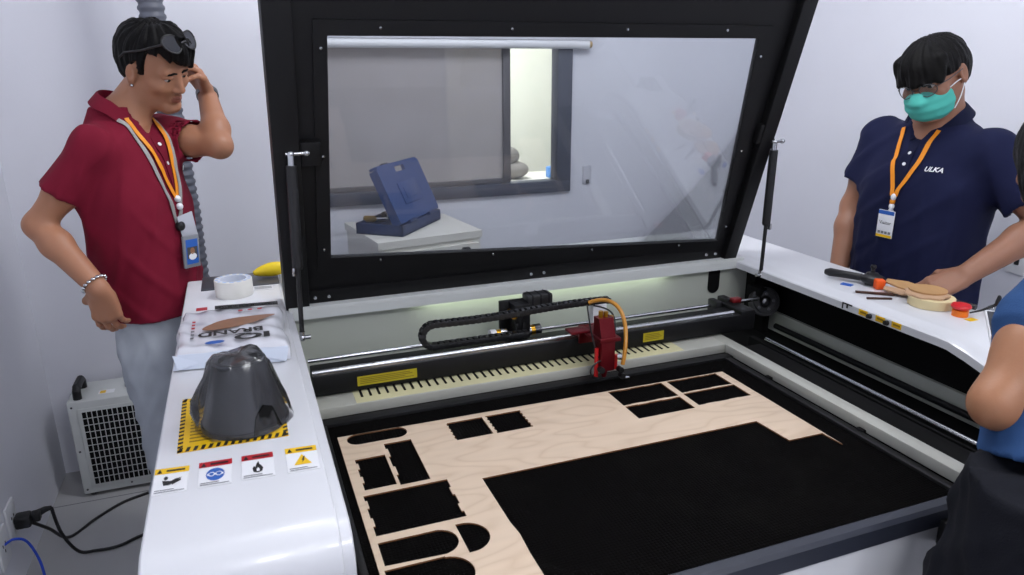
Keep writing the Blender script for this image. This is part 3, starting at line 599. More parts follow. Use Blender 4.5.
woodpiece('wooden_cutout', [(1.668, 1.432), (1.690, 1.445), (1.722, 1.405), (1.728, 1.365), (1.700, 1.345), (1.676, 1.356), (1.670, 1.39)], 1.018, 'tan plywood piece leaning between the orange block and round disc', WOODP, tilt=.12)
woodpiece('wooden_cutout', [(1.630, 1.402), (1.650, 1.418), (1.684, 1.37), (1.694, 1.345), (1.665, 1.335), (1.640, 1.350)], 1.011, 'brown plywood offcut wedged under the leaning tan piece', WPINK, tilt=.06)
woodpiece('wood_strip', [(1.560, 1.428), (1.566, 1.436), (1.640, 1.378), (1.634, 1.366)], 1.004, 'dark brown wooden strip pointing left from under the cut-outs', WDARK)
woodpiece('wood_strip', [(1.545, 1.375), (1.548, 1.380), (1.606, 1.352), (1.604, 1.347)], 1.003, 'thin dark red stick lying alone near the console edge', WDARK, th=.005)
tag(MB().box((1.600, 1.500, 1.0012), (.02, .03, .002), 0, Matrix.Rotation(.4, 3, 'Z')).build('blue_scrap', BLUES), 'small blue scrap on the console below the black handle', 'scrap')
tag(MB().box((1.718, 1.472, 1.0012), (.035, .014, .002), 0, Matrix.Rotation(-.8, 3, 'Z')).build('blue_scrap', BLUES), 'small blue scrap behind the orange block by the outer edge', 'scrap')
pn = empty('marker_pen', (1.76, 1.245, 1.0), 'black marker pen lying behind the red emergency button', 'pen')
MB().cyl((1.722, 1.252, 1.0075), (1.732, 1.205, 1.0075), .007, n=14).build('barrel', BLACK2, pn); MB().cyl((1.719, 1.262, 1.0075), (1.7222, 1.251, 1.0075), .0078, n=14).build('pen_cap', DKSTEEL, pn)
jr = empty('clear_cap', (1.725, 1.15, 1.0), 'small clear plastic cup with a black hook on the right console', 'plastic cup')
jx, jy = 1.712, 1.135
MB().lathe([(.017, 0), (.019, .002), (.018, .024), (.014, .028), (.0, .029)], (1.725, 1.150, 1.0005), n=28).build('cup', LENS, jr)
MB().tube([(1.690, 1.190, 1.003), (1.706, 1.174, 1.012), (1.722, 1.154, 1.029), (1.726, 1.149, 1.036)], [.002, .0025, .004, .004], 8).lathe([(.008, 0), (.007, .012), (.004, .026), (.0, .028)], (1.727, 1.148, 1.030), n=12).build('hook', BLACK2, jr)

# ---------------------------------------------------------------- left side: chiller, hose, sockets, cables
ch = empty('water_chiller', (-.52, 2.97, 0), 'white boxy chiller with black slotted grille on the floor by the wall', 'chiller')
cx0, cx1, cy0, cy1, cz = -.695, -.345, 2.875, 3.075, .405
MB().span((cx0, cy0, .015), (cx1, cy1, cz), 0, .006).build('casing', WHITE2, ch)
gx0, gx1, gz0, gz1 = cx0 + .045, cx1 - .03, .055, .365
gr = MB().span((gx0 - .012, cy0 - .006, gz0 - .012), (gx1 + .012, cy0 - .0005, gz1 + .012), 0, .002)
gr.build('grille_panel', WHITE2, ch)
rows, cols = 11, 16
sl = MB()
for i in range(rows):
    for j in range(cols):
        x0 = gx0 + (gx1 - gx0) * j / cols; z0 = gz0 + (gz1 - gz0) * i / rows
        sl.span((x0 + .0018, cy0 - .0072, z0 + .0020), (x0 + (gx1 - gx0) / cols - .0018, cy0 - .006, z0 + (gz1 - gz0) / rows - .0020))
sl.build('grille_slots', MATTE, ch, smooth=0)
MB().tube([(cx0 + .035, cy0 + .03, cz), (cx0 + .035, cy0 + .032, cz + .03), (cx0 + .035, cy0 + .045, cz + .042), (cx0 + .035, cy0 + .13, cz + .042), (cx0 + .035, cy0 + .143, cz + .03), (cx0 + .035, cy0 + .145, cz)], .015, 12).build('handle', BLACK2, ch)
MB().lathe([(.028, 0), (.028, .010), (.022, .016), (0, .016)], (cx0 + .215, cy0 + .10, cz), n=28).build('filler_cap', mat('grey_cap', (150, 152, 156), .5), ch)
ls = MB().span((cx0 + .10, cy0 + .05, cz), (cx0 + .155, cy0 + .085, cz + .0008)).span((cx0 + .105, cy0 + .055, cz + .0008), (cx0 + .125, cy0 + .08, cz + .0012), 1); ls.build('sticker', [PAPER, YEL], ch, smooth=0)
for x, z in ((cx0 + .015, .035), (cx0 + .015, .20), (cx0 + .015, .385), (cx0 + .17, .035)): MB().lathe([(0, .003), (.004, .002), (.004, 0)], (x, cy0, z), (0, -1, 0), 10).build('screw', DKSTEEL, ch)
for x in (cx0 + .03, cx1 - .03):
    for y in (cy0 + .03, cy1 - .03): MB().lathe([(.015, 0), (.017, .016)], (x, y, 0), n=14).build('foot', BLACK2, ch)
hp = []; rs = []
for i in range(300):
    z = 2.80 - i * (2.10) / 299; hp.append((-.185 - .04 * max(0, z - 1.1), 2.86, z)); rs.append(.0405 + .003 * (1 if (i // 2) % 2 else -.6))
hp += [(-.185, 2.85, .66), (-.15, 2.80, .56), (-.10, 2.66, .50), (-.06, 2.45, .48), (-.05, 2.25, .48)]; rs += [.04] * 5
tag(MB().tube(hp, rs, 22).build('exhaust_hose', mat('grey_corrugated_hose', (92, 95, 106), .5, var=.08), smooth=70), 'grey corrugated exhaust hose hanging behind the man in red', 'hose')
SOCK = mat('white_socket_plastic', (226, 227, 230), .35, var=.01)
def socket(y, z, label, slots=True):
    s = empty('wall_socket', (XL, y, z), label, 'socket')
    MB().span((XL, y - .044, z - .06), (XL + .008, y + .044, z + .06), 0, .003).build('faceplate', SOCK, s)
    if slots:
        q = MB()
        for dy, dz in ((-.012, .01), (.012, .01), (0, -.012)): q.span((XL + .008, y + dy - .0025, z + dz - .005), (XL + .0086, y + dy + .0025, z + dz + .005))
        q.build('pin_holes', MATTE, s, smooth=0)
    return s
socket(2.42, .225, 'white wall socket with a black plug pushed into it')
socket(2.305, .20, 'white wall socket with a blue network cable at the left edge')
pg = empty('power_plug', (XL + .03, 2.42, .20), 'black power plug and twin cables trailing across the floor', 'plug')
MB().box((XL + .032, 2.43, .21), (.046, .044, .044), 0, None, .008).box((XL + .062, 2.445, .208), (.03, .030, .032), 0, None, .006).tube([(XL + .06, 2.45, .21), (XL + .085, 2.47, .212), (XL + .10, 2.48, .208)], [.014, .010, .007], 12).build('plug_body', BLACK2, pg)
def spline(pts, n=10):
    pts = [Vector(p) for p in pts]; out = []
    for i in range(len(pts) - 1):
        p0, p1, p2, p3 = pts[max(i - 1, 0)], pts[i], pts[i + 1], pts[min(i + 2, len(pts) - 1)]
        for k in range(n):
            t = k / n; out.append(.5 * ((2 * p1) + (p2 - p0) * t + (2 * p0 - 5 * p1 + 4 * p2 - p3) * t * t + (3 * p1 - p0 - 3 * p2 + p3) * t ** 3))
    return out + [pts[-1]]
MB().tube(spline([(XL + .05, 2.44, .19), (XL + .075, 2.50, .12), (-.70, 2.60, .012), (-.63, 2.70, .006), (-.55, 2.78, .006), (-.46, 2.82, .006), (-.38, 2.84, .02), (-.36, 2.88, .03)]), .0055, 10).build('cable', BLACK2, pg)
MB().tube(spline([(XL + .10, 2.48, .208), (-.69, 2.49, .10), (-.655, 2.50, .012), (-.60, 2.49, .006), (-.53, 2.49, .006), (-.45, 2.53, .006), (-.30, 2.56, .006), (-.18, 2.5, .006)]), .0055, 10).build('cable', BLACK2, pg)
tag(MB().tube(spline([(XL + .006, 2.31, .205), (XL + .03, 2.325, .21), (XL + .055, 2.345, .18), (XL + .075, 2.35, .10), (XL + .085, 2.33, .02), (XL + .10, 2.28, .007), (XL + .14, 2.15, .007)]), .004, 10).build('network_cable', mat('blue_cable', (30, 70, 190), .4)), 'blue network cable running from the wall socket to the floor', 'cable')
# right wall socket and switch by the window
rs_ = empty('wall_switch', (XR, 1.64, .94), 'small white wall switch plate low on wall beside masked man', 'switch')
MB().span((XR - .008, 1.605, .90), (XR, 1.675, .985), 0, .003).build('faceplate', SOCK, rs_); MB().box((XR - .010, 1.635, .945), (.006, .016, .024), 0, None, .002).build('rocker', DKSTEEL, rs_)
sw = empty('wall_switch', (1.57, YB, 1.10), 'narrow white light switch on the wall right of the window', 'switch')
MB().span((1.548, YB - .009, 1.065), (1.592, YB, 1.15), 0, .003).build('faceplate', mat('grey_switch_plastic', (196, 197, 206), .4), sw); MB().span((1.563, YB - .012, 1.065), (1.580, YB - .008, 1.085), 0, .001).build('rocker', DKSTEEL, sw)
rb = empty('roller_blind', (.9, YB - .03, 1.70), 'white roller blind tube fixed above the interior window', 'blind')
MB().cyl((.18, YB - .035, 1.700), (1.545, YB - .035, 1.700), .019, n=24).build('tube', PAPER, rb); MB().span((.18, YB - .05, 1.718), (1.55, YB, 1.80), 0, .003).build('housing', WALL, rb)
MB().cyl((1.545, YB - .035, 1.700), (1.56, YB - .035, 1.700), .014, n=18).build('end_cap', mat('tan_cap', (190, 160, 110), .5), rb)
# cabinet with the open toolbox, behind the machine
kb = empty('tool_cabinet', (.62, 2.74, 0), 'white low cabinet carrying a blue toolbox, seen through the lid window', 'cabinet')
K = [V(.448, 2.52, 0), V(.854, 2.59, 0), V(.807, 2.953, 0), V(.392, 2.925, 0)]
kc = (K[0] + K[1] + K[2] + K[3]) / 4
OFFW = mat('off_white_laminate', (222, 220, 212), .45, var=.02)
MB().prism([k + Z * .05 for k in K], (0, 0, .92)).build('carcass', OFFW, kb, smooth=0)
MB().prism([kc + (k - kc) * 1.03 + Z * .972 for k in K], (0, 0, .028)).build('top', OFFW, kb, smooth=0)
dk = (K[1] - K[0]).normalized(); nk = V(dk.y, -dk.x, 0)
for z0, z1 in ((.72, .955), (.45, .70), (.10, .43)):
    dr = MB().prism([K[0] + dk * .012 + Z * z0, K[1] - dk * .012 + Z * z0, K[1] - dk * .012 + Z * z1, K[0] + dk * .012 + Z * z1], nk * .012).build('drawer', OFFW, kb, smooth=0)
    MB().box(K[0] + dk * .34 + nk * .022 + Z * (z1 - .025), (.03, .02, .03), 0, None, .004).build('handle', BLACK2, dr)
for k in K: MB().cyl(kc + (k - kc) * .88, kc + (k - kc) * .88 + Z * .05, .02, n=14).build('foot', BLACK2, kb)
TB = mat('blue_toolbox_plastic', (26, 60, 116), .45, var=.08); TBD = mat('dark_blue_plastic', (24, 46, 90), .5, var=.1)
tb = empty('toolbox', (.56, 2.80, 1.0), 'open blue toolbox with tilted lid standing on the white cabinet', 'toolbox')
Hf, Hb = V(.548, 2.575, 1.045), V(.767, 2.846, 1.045); hd = (Hb - Hf).normalized(); pd = V(-hd.y, hd.x, 0)
def tray(mb, w_, wall, z0, z1, m=0):
    A, B, C_, D_ = Hf, Hb, Hb + pd * w_, Hf + pd * w_
    for a, b in ((A, B), (B, C_), (C_, D_), (D_, A)):
        d = (b - a).normalized(); n_ = V(-d.y, d.x, 0) * wall; pts = [V(p.x, p.y, z0) for p in (a, b, b + n_, a + n_)]; mb.prism(pts, (0, 0, z1 - z0), m)
    mb.prism([V(p.x, p.y, z0) for p in (A, B, C_, D_)], (0, 0, .008), m)
tm = MB(); tray(tm, .195, .010, 1.0015, 1.043); tm.build('tray', TBD, tb, smooth=0)
ax = (V(-.073, .060, .207)).normalized(); on = hd.cross(ax).normalized()        # lid axis and its outward normal
if on.dot(V(.6, -.6, .3)) < 0: on = -on
LL = (Hb - Hf).length; vf = plate2d([(.006, 0), (LL - .006, 0), (LL, .012), (LL, .215), (LL - .02, .228), (.02, .228), (0, .215), (0, .012)], [[(LL * .5 - .04, .190), (LL * .5 + .04, .190), (LL * .5 + .04, .212), (LL * .5 - .04, .212)]], .014)
ld = MB().mesh2d(vf, Hf + ax * .006 - on * .010, hd, ax)
q = Matrix((hd, ax, hd.cross(ax))).transposed()
for (u, v, su, sv) in ((LL / 2, .004, LL, .01), (LL / 2, .224, LL - .02, .01), (.005, .11, .01, .21), (LL - .005, .11, .01, .21)): ld.box(Hf + hd * u + ax * (v + .006) - on * .024, (su, sv, .03), 0, q, .002)
ld = ld.build('toolbox_lid', TB, tb)
MB().box(Hf + hd * (LL / 2) + ax * .11 - on * .002, (.15, .085, .006), 0, q, .002).box(Hf + hd * (LL / 2) + ax * .11 + on * .001, (.10, .045, .006), 0, q, .002).build('raised_panel', TB, ld)
for u in (LL * .25, LL * .75): MB().cyl(Hf + hd * (u - .03) + Z * .002 + on * .002, Hf + hd * (u + .03) + Z * .002 + on * .002, .007, n=12).build('hinge', TBD, tb)
MB().box(Hf + hd * .10 + ax * .236 - on * .02, (.05, .012, .012), 0, q, .003).build('catch', BLACK2, ld)
r3 = random.Random(5)
for i, (u, v, L_, ang, m, lab) in enumerate(((.06, .06, .10, .3, DKSTEEL, 'dark steel spanner lying at the near end of the toolbox tray'), (.12, .10, .12, 1.1, STEEL, 'bright steel driver lying across the middle of the toolbox tray'), (.20, .07, .11, -.4, mat('brown_grip', (110, 86, 60), .6), 'brown handled tool in the middle of the toolbox'), (.26, .12, .10, .7, DKSTEEL, 'dark steel tool at the far end of the toolbox tray'), (.08, .15, .10, -1.2, mat('tan_grip', (150, 120, 60), .6), 'tan handled tool at the open side of the toolbox'), (.17, .155, .08, .2, BLACK2, 'black handled tool by the outer wall of the toolbox tray'))):
    c = Hf + hd * u + pd * v; c.z = 1.042 + .004 * (i % 3); d = hd * math.cos(ang) + pd * math.sin(ang)
    t = empty('hand_tool', c, lab, 'tool', 'tools in the blue toolbox')
    MB().tube([c - d * L_ * .5, c - d * L_ * .45, c - d * .01, c], [.008, .013, .012, .006], 10).build('grip', m, t); MB().cyl(c, c + d * L_ * .42, .005, n=8).build('shaft', STEEL, t)
tag(MB().tube([Hf + pd * .165 + Z * .003 - hd * .0, Hf + pd * .185 + Z * .02, Hf + pd * .20 + Z * .035], [.004, .005, .004], 8).build('wire_end', PAPER), 'short white wire sticking up at the toolbox tray corner', 'wire') if False else None
# seen through the window, in the next room
st = empty('side_table', (1.75, 4.25, 0), 'plain table in the next room just below the window sill', 'table')
MB().span((1.3, 4.0, .90), (2.3, 4.5, .93), 0, .004).build('table_top', OFFW, st)
for x in (1.34, 2.26):
    for y in (4.04, 4.46): MB().span((x - .02, y - .02, 0), (x + .02, y + .02, .90)).build('leg', DKSTEEL, st)
tag(MB().sph((1.63, 4.25, .985), (.10, .08, .055), n=24).sph((1.60, 4.27, 1.07), (.075, .07, .06), n=24).build('grey_cushion', mat('grey_fabric', (120, 116, 112), .9, var=.1), smooth=60), 'grey cushion beyond the window beside the smoked pane', 'cushion')
tag(MB().span((1.842, 4.17, .9305), (1.905, 4.23, 1.0), 0, .008).build('blue_box', mat('blue_plastic', (70, 140, 215), .4)), 'small light blue box beyond the lower right window corner', 'box')
# ---------------------------------------------------------------- people: smooth bodies grown from blended limbs
def nv(a): a = np.array(a, float); return a / np.linalg.norm(a)
class Field:
    def __init__(s): s.p = []
    def _add(s, fn, c, r, k, op): s.p.append((fn, np.array(c, float), float(r), k, op)); return s
    def rc(s, a, b, ra, rb, k=.02, op='u'):
        a = np.array(a, float); b = np.array(b, float); ba = b - a; L2 = max(1e-12, ba @ ba)
        def fn(P):
            q = P - a; t = np.clip(q @ ba / L2, 0, 1); return np.linalg.norm(q - t[:, None] * ba, axis=1) - (ra + t * (rb - ra))
        return s._add(fn, (a + b) / 2, np.sqrt(L2) / 2 + max(ra, rb), k, op)
    def chain(s, pts, rs, k=.02, op='u'):
        for i in range(len(pts) - 1): s.rc(pts[i], pts[i + 1], rs[i], rs[i + 1], k, op)
        return s
    def ell(s, c, r, A=None, k=.02, op='u'):               # A: rows are the local axes
        c = np.array(c, float); r = np.array(r, float); A = np.eye(3) if A is None else np.array(A, float)
        def fn(P):
            q = (P - c) @ A.T; k0 = np.linalg.norm(q / r, axis=1); k1 = np.linalg.norm(q / (r * r), axis=1)
            return np.where(k1 < 1e-9, -r.min(), k0 * (k0 - 1) / np.maximum(k1, 1e-9))
        return s._add(fn, c, r.max(), k, op)
    def loft(s, o, A, tab, k=.02, op='u'):                  # tab rows: u, half width, half depth, forward, sideways
        o = np.array(o, float); A = np.array(A, float); T = np.array(tab, float)
        uu = np.linspace(T[0, 0], T[-1, 0], 80); cols = []
        for j in range(1, T.shape[1]):
            y = np.interp(uu, T[:, 0], T[:, j]); ker = np.hanning(13); ker /= ker.sum(); yp = np.pad(y, 6, mode='reflect', reflect_type='odd'); cols.append(np.convolve(yp, ker, 'valid'))
        def fn(P):
            q = (P - o) @ A.T; u = q[:, 2]; w, d, fo, lo = [np.interp(u, uu, c) for c in cols]
            l = q[:, 0] - lo; f = q[:, 1] - fo; e = 2.3
            k0 = ((np.abs(l) / w) ** e + (np.abs(f) / d) ** e) ** (1 / e); k1 = np.sqrt((l / w ** 2) ** 2 + (f / d ** 2) ** 2)
            dd = np.where(k1 < 1e-6, -np.minimum(w, d), k0 * (k0 - 1) / np.maximum(k1, 1e-6))
            return np.maximum(dd, np.maximum(u - T[-1, 0], T[0, 0] - u))
        mid = (T[0, 0] + T[-1, 0]) / 2
        return s._add(fn, o + A[2] * mid, (T[-1, 0] - T[0, 0]) / 2 + T[:, 1].max() + .05, k, op)
    def fn(s, f, c, r, k=.0, op='u'): return s._add(f, c, r, k, op)
    def eval(s, P, c=None, rad=0.0):
        d = np.full(len(P), 1.0)
        for fn, pc, pr, k, op in s.p:
            if c is not None and op in 'us' and np.linalg.norm(c - pc) > pr + rad + k + .03:
                continue
            e = fn(P)
            if op == 'u':
                if k > 0: h = np.clip(.5 + .5 * (d - e) / k, 0, 1); d = d * (1 - h) + e * h - k * h * (1 - h)
                else: d = np.minimum(d, e)
            elif op == 's':
                if k > 0: h = np.clip(.5 - .5 * (d + e) / k, 0, 1); d = d * (1 - h) + (-e) * h + k * h * (1 - h)
                else: d = np.maximum(d, -e)
            elif op == 'i': d = np.maximum(d, e)
            elif op == '+': d = d + e
        return d
    def bounds(s):
        lo = np.min([p[1] - p[2] for p in s.p if p[4] == 'u'], 0); hi = np.max([p[1] + p[2] for p in s.p if p[4] == 'u'], 0); return lo, hi
    def grad(s, P, e=.001):
        return np.stack([(s.eval(P + np.eye(3)[i] * e) - s.eval(P - np.eye(3)[i] * e)) / (2 * e) for i in range(3)], 1)
    def snap(s, P, off=0.0, it=6):
        P = np.atleast_2d(np.array(P, float)).copy()
        for _ in range(it):
            g = s.grad(P); n = np.linalg.norm(g, axis=1, keepdims=True); P -= (s.eval(P)[:, None] - off) * g / np.maximum(n * n, .2)
        return P
    def mesh(s, h, B=12):
        lo, hi = s.bounds(); lo = lo - 2 * h; nb = np.ceil((hi + 2 * h - lo) / (B * h)).astype(int)
        g = np.stack(np.meshgrid(*[np.arange(n) for n in nb], indexing='ij'), -1).reshape(-1, 3)
        cen = lo + (g + .5) * B * h; rad = B * h * .5 * 1.7321
        d = np.concatenate([s.eval(cen[i:i + 60000]) for i in range(0, len(cen), 60000)])
        g = g[np.abs(d) < rad * 1.5 + .012]
        loc = np.stack(np.meshgrid(*[np.arange(B + 1)] * 3, indexing='ij'), -1).reshape(-1, 3)
        nt = nb * B + 2; key = lambda c: (c[:, 0] * nt[1] + c[:, 1]) * nt[2] + c[:, 2]
        K, VP, Q = [], [], []
        E = [((0,0,0),(1,0,0)),((0,1,0),(1,1,0)),((0,0,1),(1,0,1)),((0,1,1),(1,1,1)),((0,0,0),(0,1,0)),((1,0,0),(1,1,0)),((0,0,1),(0,1,1)),((1,0,1),(1,1,1)),((0,0,0),(0,0,1)),((1,0,0),(1,0,1)),((0,1,0),(0,1,1)),((1,1,0),(1,1,1))]
        for b in g:
            base = b * B; P = lo + (loc + base) * h
            D = s.eval(P, lo + (base + B / 2) * h, rad).reshape(B + 1, B + 1, B + 1)
            sg = D < 0
            if sg.all() or not sg.any(): continue
            cnt = sum(sg[i:B + i, j:B + j, k:B + k].astype(int) for i in (0, 1) for j in (0, 1) for k in (0, 1))
            c = np.argwhere((cnt > 0) & (cnt < 8))
            acc = np.zeros((len(c), 3)); n = np.zeros(len(c))
            for a_, b_ in E:
                a_ = np.array(a_); b_ = np.array(b_); da = D[tuple((c + a_).T)]; db = D[tuple((c + b_).T)]; m = (da < 0) != (db < 0)
                t = np.where(m, da / np.where(m, da - db, 1), 0); acc += np.where(m[:, None], a_ + t[:, None] * (b_ - a_), 0); n += m
            K.append(key(c + base)); VP.append(lo + (c + base + acc / n[:, None]) * h)
            for ax in range(3):
                u = np.eye(3, dtype=int)[ax]; sl0 = sg[:B, :B, :B]; sl1 = sg[u[0]:B + u[0], u[1]:B + u[1], u[2]:B + u[2]]
                e = np.argwhere(sl0 != sl1); 
                if not len(e): continue
                fl = sl0[tuple(e.T)]; v1 = np.eye(3, dtype=int)[(ax + 1) % 3]; v2 = np.eye(3, dtype=int)[(ax + 2) % 3]; e = e + base
                q = np.stack([key(e - v1 - v2), key(e - v2), key(e), key(e - v1)], 1); q[~fl] = q[~fl][:, ::-1]; Q.append(q)
        K = np.concatenate(K); VP = np.concatenate(VP); Q = np.concatenate(Q)
        o = np.argsort(K); K = K[o]; VP = VP[o]; idx = np.searchsorted(K, Q); ok = (idx < len(K)).all(1); idx = np.minimum(idx, len(K) - 1); ok &= (K[idx] == Q).all(1)
        return VP, idx[ok]
def keep_main(Vp, F, frac=.05):                             # drop stray crumbs
    par = np.arange(len(Vp))
    for _ in range(200):
        m = par[F].min(1); new = par.copy(); np.minimum.at(new, F.ravel(), np.repeat(m, F.shape[1])); new = new[new]
        if (new == par).all(): break
        par = new
    u, c = np.unique(par, return_counts=True); big = u[c > frac * len(Vp)]
    kf = np.isin(par[F[:, 0]], big); F = F[kf]; used = np.unique(F); mp = np.full(len(Vp), -1); mp[used] = np.arange(len(used)); return Vp[used], mp[F]
def sdf_obj(name, field, h, m, parent, tone=None, matfn=None, smooth_it=1):
    Vp, F = keep_main(*field.mesh(h))
    c = (Vp.min(0) + Vp.max(0)) / 2
    me = bpy.data.meshes.new(name); me.vertices.add(len(Vp)); me.vertices.foreach_set('co', (Vp - c).ravel())
    me.loops.add(F.size); me.loops.foreach_set('vertex_index', F.ravel().astype(np.int32)); me.polygons.add(len(F)); me.polygons.foreach_set('loop_start', np.arange(0, F.size, 4, dtype=np.int32)); me.polygons.foreach_set('loop_total', np.full(len(F), 4, dtype=np.int32))
    me.update(calc_edges=True); me.validate()
    for q in (m if isinstance(m, (list, tuple)) else [m]): me.materials.append(q)
    me.polygons.foreach_set('use_smooth', np.ones(len(me.polygons), bool))
    if tone is not None:
        at = me.attributes.new('tone', 'FLOAT_COLOR', 'POINT'); t = tone(Vp); at.data.foreach_set('color', t.astype(np.float32).ravel())
    if smooth_it:
        bm = bmesh.new(); bm.from_mesh(me); 
        for _ in range(smooth_it): bmesh.ops.smooth_vert(bm, verts=bm.verts, factor=.35, use_axis_x=True, use_axis_y=True, use_axis_z=True)
        bm.to_mesh(me); bm.free()
    o = bpy.data.objects.new(name, me); COL.objects.link(o); o.parent = parent; c = Vector(c); o.location = c - (WL[parent.name] if parent else Vector()); WL[o.name] = c
    return o
def skin_mat(name, rgb, lip, dark):
    m = mat(name, rgb, .48, var=.05, vscale=30, sss=.12, bump=.12, bscale=260, spec=.4)
    nt = m.node_tree; N = nt.nodes.new; L = nt.links.new; b = nt.nodes['Principled BSDF']; mx = [n for n in nt.nodes if n.type == 'MIX'][0]
    at = N('ShaderNodeAttribute'); at.attribute_name = 'tone'; sp = N('ShaderNodeSeparateColor'); L(at.outputs['Color'], sp.inputs[0])
    a = N('ShaderNodeMix'); a.data_type = 'RGBA'; a.inputs[7].default_value = lin(lip); L(sp.outputs[0], a.inputs[0]); L(mx.outputs[2], a.inputs[6])
    c = N('ShaderNodeMix'); c.data_type = 'RGBA'; c.inputs[7].default_value = lin(dark); L(sp.outputs[1], c.inputs[0]); L(a.outputs[2], c.inputs[6]); L(c.outputs[2], b.inputs['Base Color'])
    return m
def cloth_mat(name, rgb, var=.07, rough=.85, scale=420, sheen=.0):
    return mat(name, rgb, rough, var=var, vscale=14, bump=.35, bscale=scale, spec=.25, sheen=sheen)
def rotm(axis, ang): return np.array(Matrix.Rotation(ang, 3, Vector(axis)))
def head_axes(F, pitch, roll):                              # F horizontal facing; pitch down, roll towards own left, in degrees
    F = nv(list(F)[:2] + [0]); U = np.array([0, 0, 1.0]); S = np.cross(U, F)
    R = rotm(S, math.radians(pitch)); F2 = R @ F; U2 = R @ U
    R2 = rotm(F2, math.radians(roll)); return np.stack([R2 @ S, F2, R2 @ U2])        # rows: left, forward, up
def add_head(B, c, A, sc=1.0):
    c = np.array(c, float); g = lambda l, f, u: c + sc * (np.array([l, f, u]) @ A)
    r = lambda *a: [x * sc for x in a]
    B.ell(g(0, -.014, .036), r(.075, .093, .082), A, .02)
    B.ell(g(0, .022, -.030), r(.061, .066, .082), A, .03)
    for s in (-1, 1):
        B.rc(g(s * .049, .0, -.045), g(s * .020, .060, -.097), .017 * sc, .014 * sc, .025)
        B.ell(g(s * .043, .060, -.022), r(.021, .020, .018), A, .022)
    B.rc(g(-.010, .072, -.098), g(.010, .072, -.098), .015 * sc, .015 * sc, .02)
    B.rc(g(-.040, .074, .028), g(.040, .074, .028), .011 * sc, .011 * sc, .014)
    for s in (-1, 1): B.ell(g(s * .031, .097, .006), r(.018, .016, .0115), A, .012, 's')
    B.rc(g(0, .083, .014), g(0, .100, -.026), .0085 * sc, .0115 * sc, .012)
    for s in (-1, 1): B.ell(g(s * .0125, .091, -.031), r(.0085, .010, .008), A, .006)
    B.rc(g(-.018, .083, -.0585), g(0, .0915, -.056), .0045 * sc, .0055 * sc, .006); B.rc(g(.018, .083, -.0585), g(0, .0915, -.056), .0045 * sc, .0055 * sc, .006)
    B.rc(g(-.015, .083, -.0665), g(.015, .083, -.0665), .006 * sc, .006 * sc, .006); B.ell(g(0, .089, -.0675), r(.012, .006, .0055), A, .006)
    B.rc(g(-.022, .094, -.0618), g(.022, .094, -.0618), .0022 * sc, .0022 * sc, .004, 's')
    for s in (-1, 1):                                       # lids and ears
        B.rc(g(s * .017, .0815, .0125), g(s * .031, .0868, .0140), .0042 * sc, .0046 * sc, .005); B.rc(g(s * .031, .0868, .0140), g(s * .046, .0755, .011), .0042 * sc, .0036 * sc, .005)
        B.rc(g(s * .019, .081, -.0035), g(s * .043, .076, -.003), .0036 * sc, .0036 * sc, .006)
        B.ell(g(s * .079, -.012, -.004), r(.009, .018, .031), A @ np.eye(3), .008); B.ell(g(s * .086, -.008, .0), r(.006, .010, .018), A, .005, 's')
    return g
def face_tone(g_c, A, sc, brow=True):
    def tone(P):
        q = (P - np.array(g_c)) @ A.T / sc; l, f, u = q[:, 0], q[:, 1], q[:, 2]; al = np.abs(l)
        t = np.zeros((len(P), 4)); t[:, 3] = 1
        lip = (((l / .022) ** 2 + ((u + .062) / .0115) ** 2) < 1) & (f > .07); t[lip, 0] = .8
        if brow:
            cu = .0275 + .004 * np.sin(np.clip((al - .012) / .040, 0, 1) * 2.6); b = (al > .012) & (al < .052) & (np.abs(u - cu) < .0042 - .002 * np.clip((al - .035) / .02, 0, 1)) & (f > .05); t[b, 1] = .85
        return t
    return tone
def add_brows(B, g, sc, parent):
    for s in (-1, 1):
        P = B.snap([g(s * l, .10, u) for l, u in ((.013, .0255), (.022, .0285), (.032, .0300), (.042, .0285), (.051, .0235))], .0004)
        MB().tube([Vector(p) for p in P], [.0026 * sc, .0036 * sc, .0034 * sc, .0028 * sc, .0012 * sc], 8).build('eyebrow', HAIR, parent, 60)
def add_eyes(g, A, sc, parent):
    for s in (-1, 1):
        c = Vector(g(s * .031, .0705, .0055)); mb = MB(); R = Matrix([Vector(A[0]), Vector(A[2]), Vector(A[1])]).transposed()
        mb.sph(c, .0128 * sc, 0, 20, 14, R)
        f = Vector(A[1]) - Vector(A[2]) * .25; f.normalize()
        for i, fc in enumerate(mb.f):
            m_ = sum((Vector(mb.v[k]) for k in fc), Vector()) / len(fc) - c
            a = m_.normalized().dot(f); mb.m[i] = 1 if a > .85 else 0
        mb.build('eye', [MATS['eye_white'], MATS['iris']], parent, 80)
mat('eye_white', (176, 168, 164), .3); mat('iris', (30, 20, 16), .15)
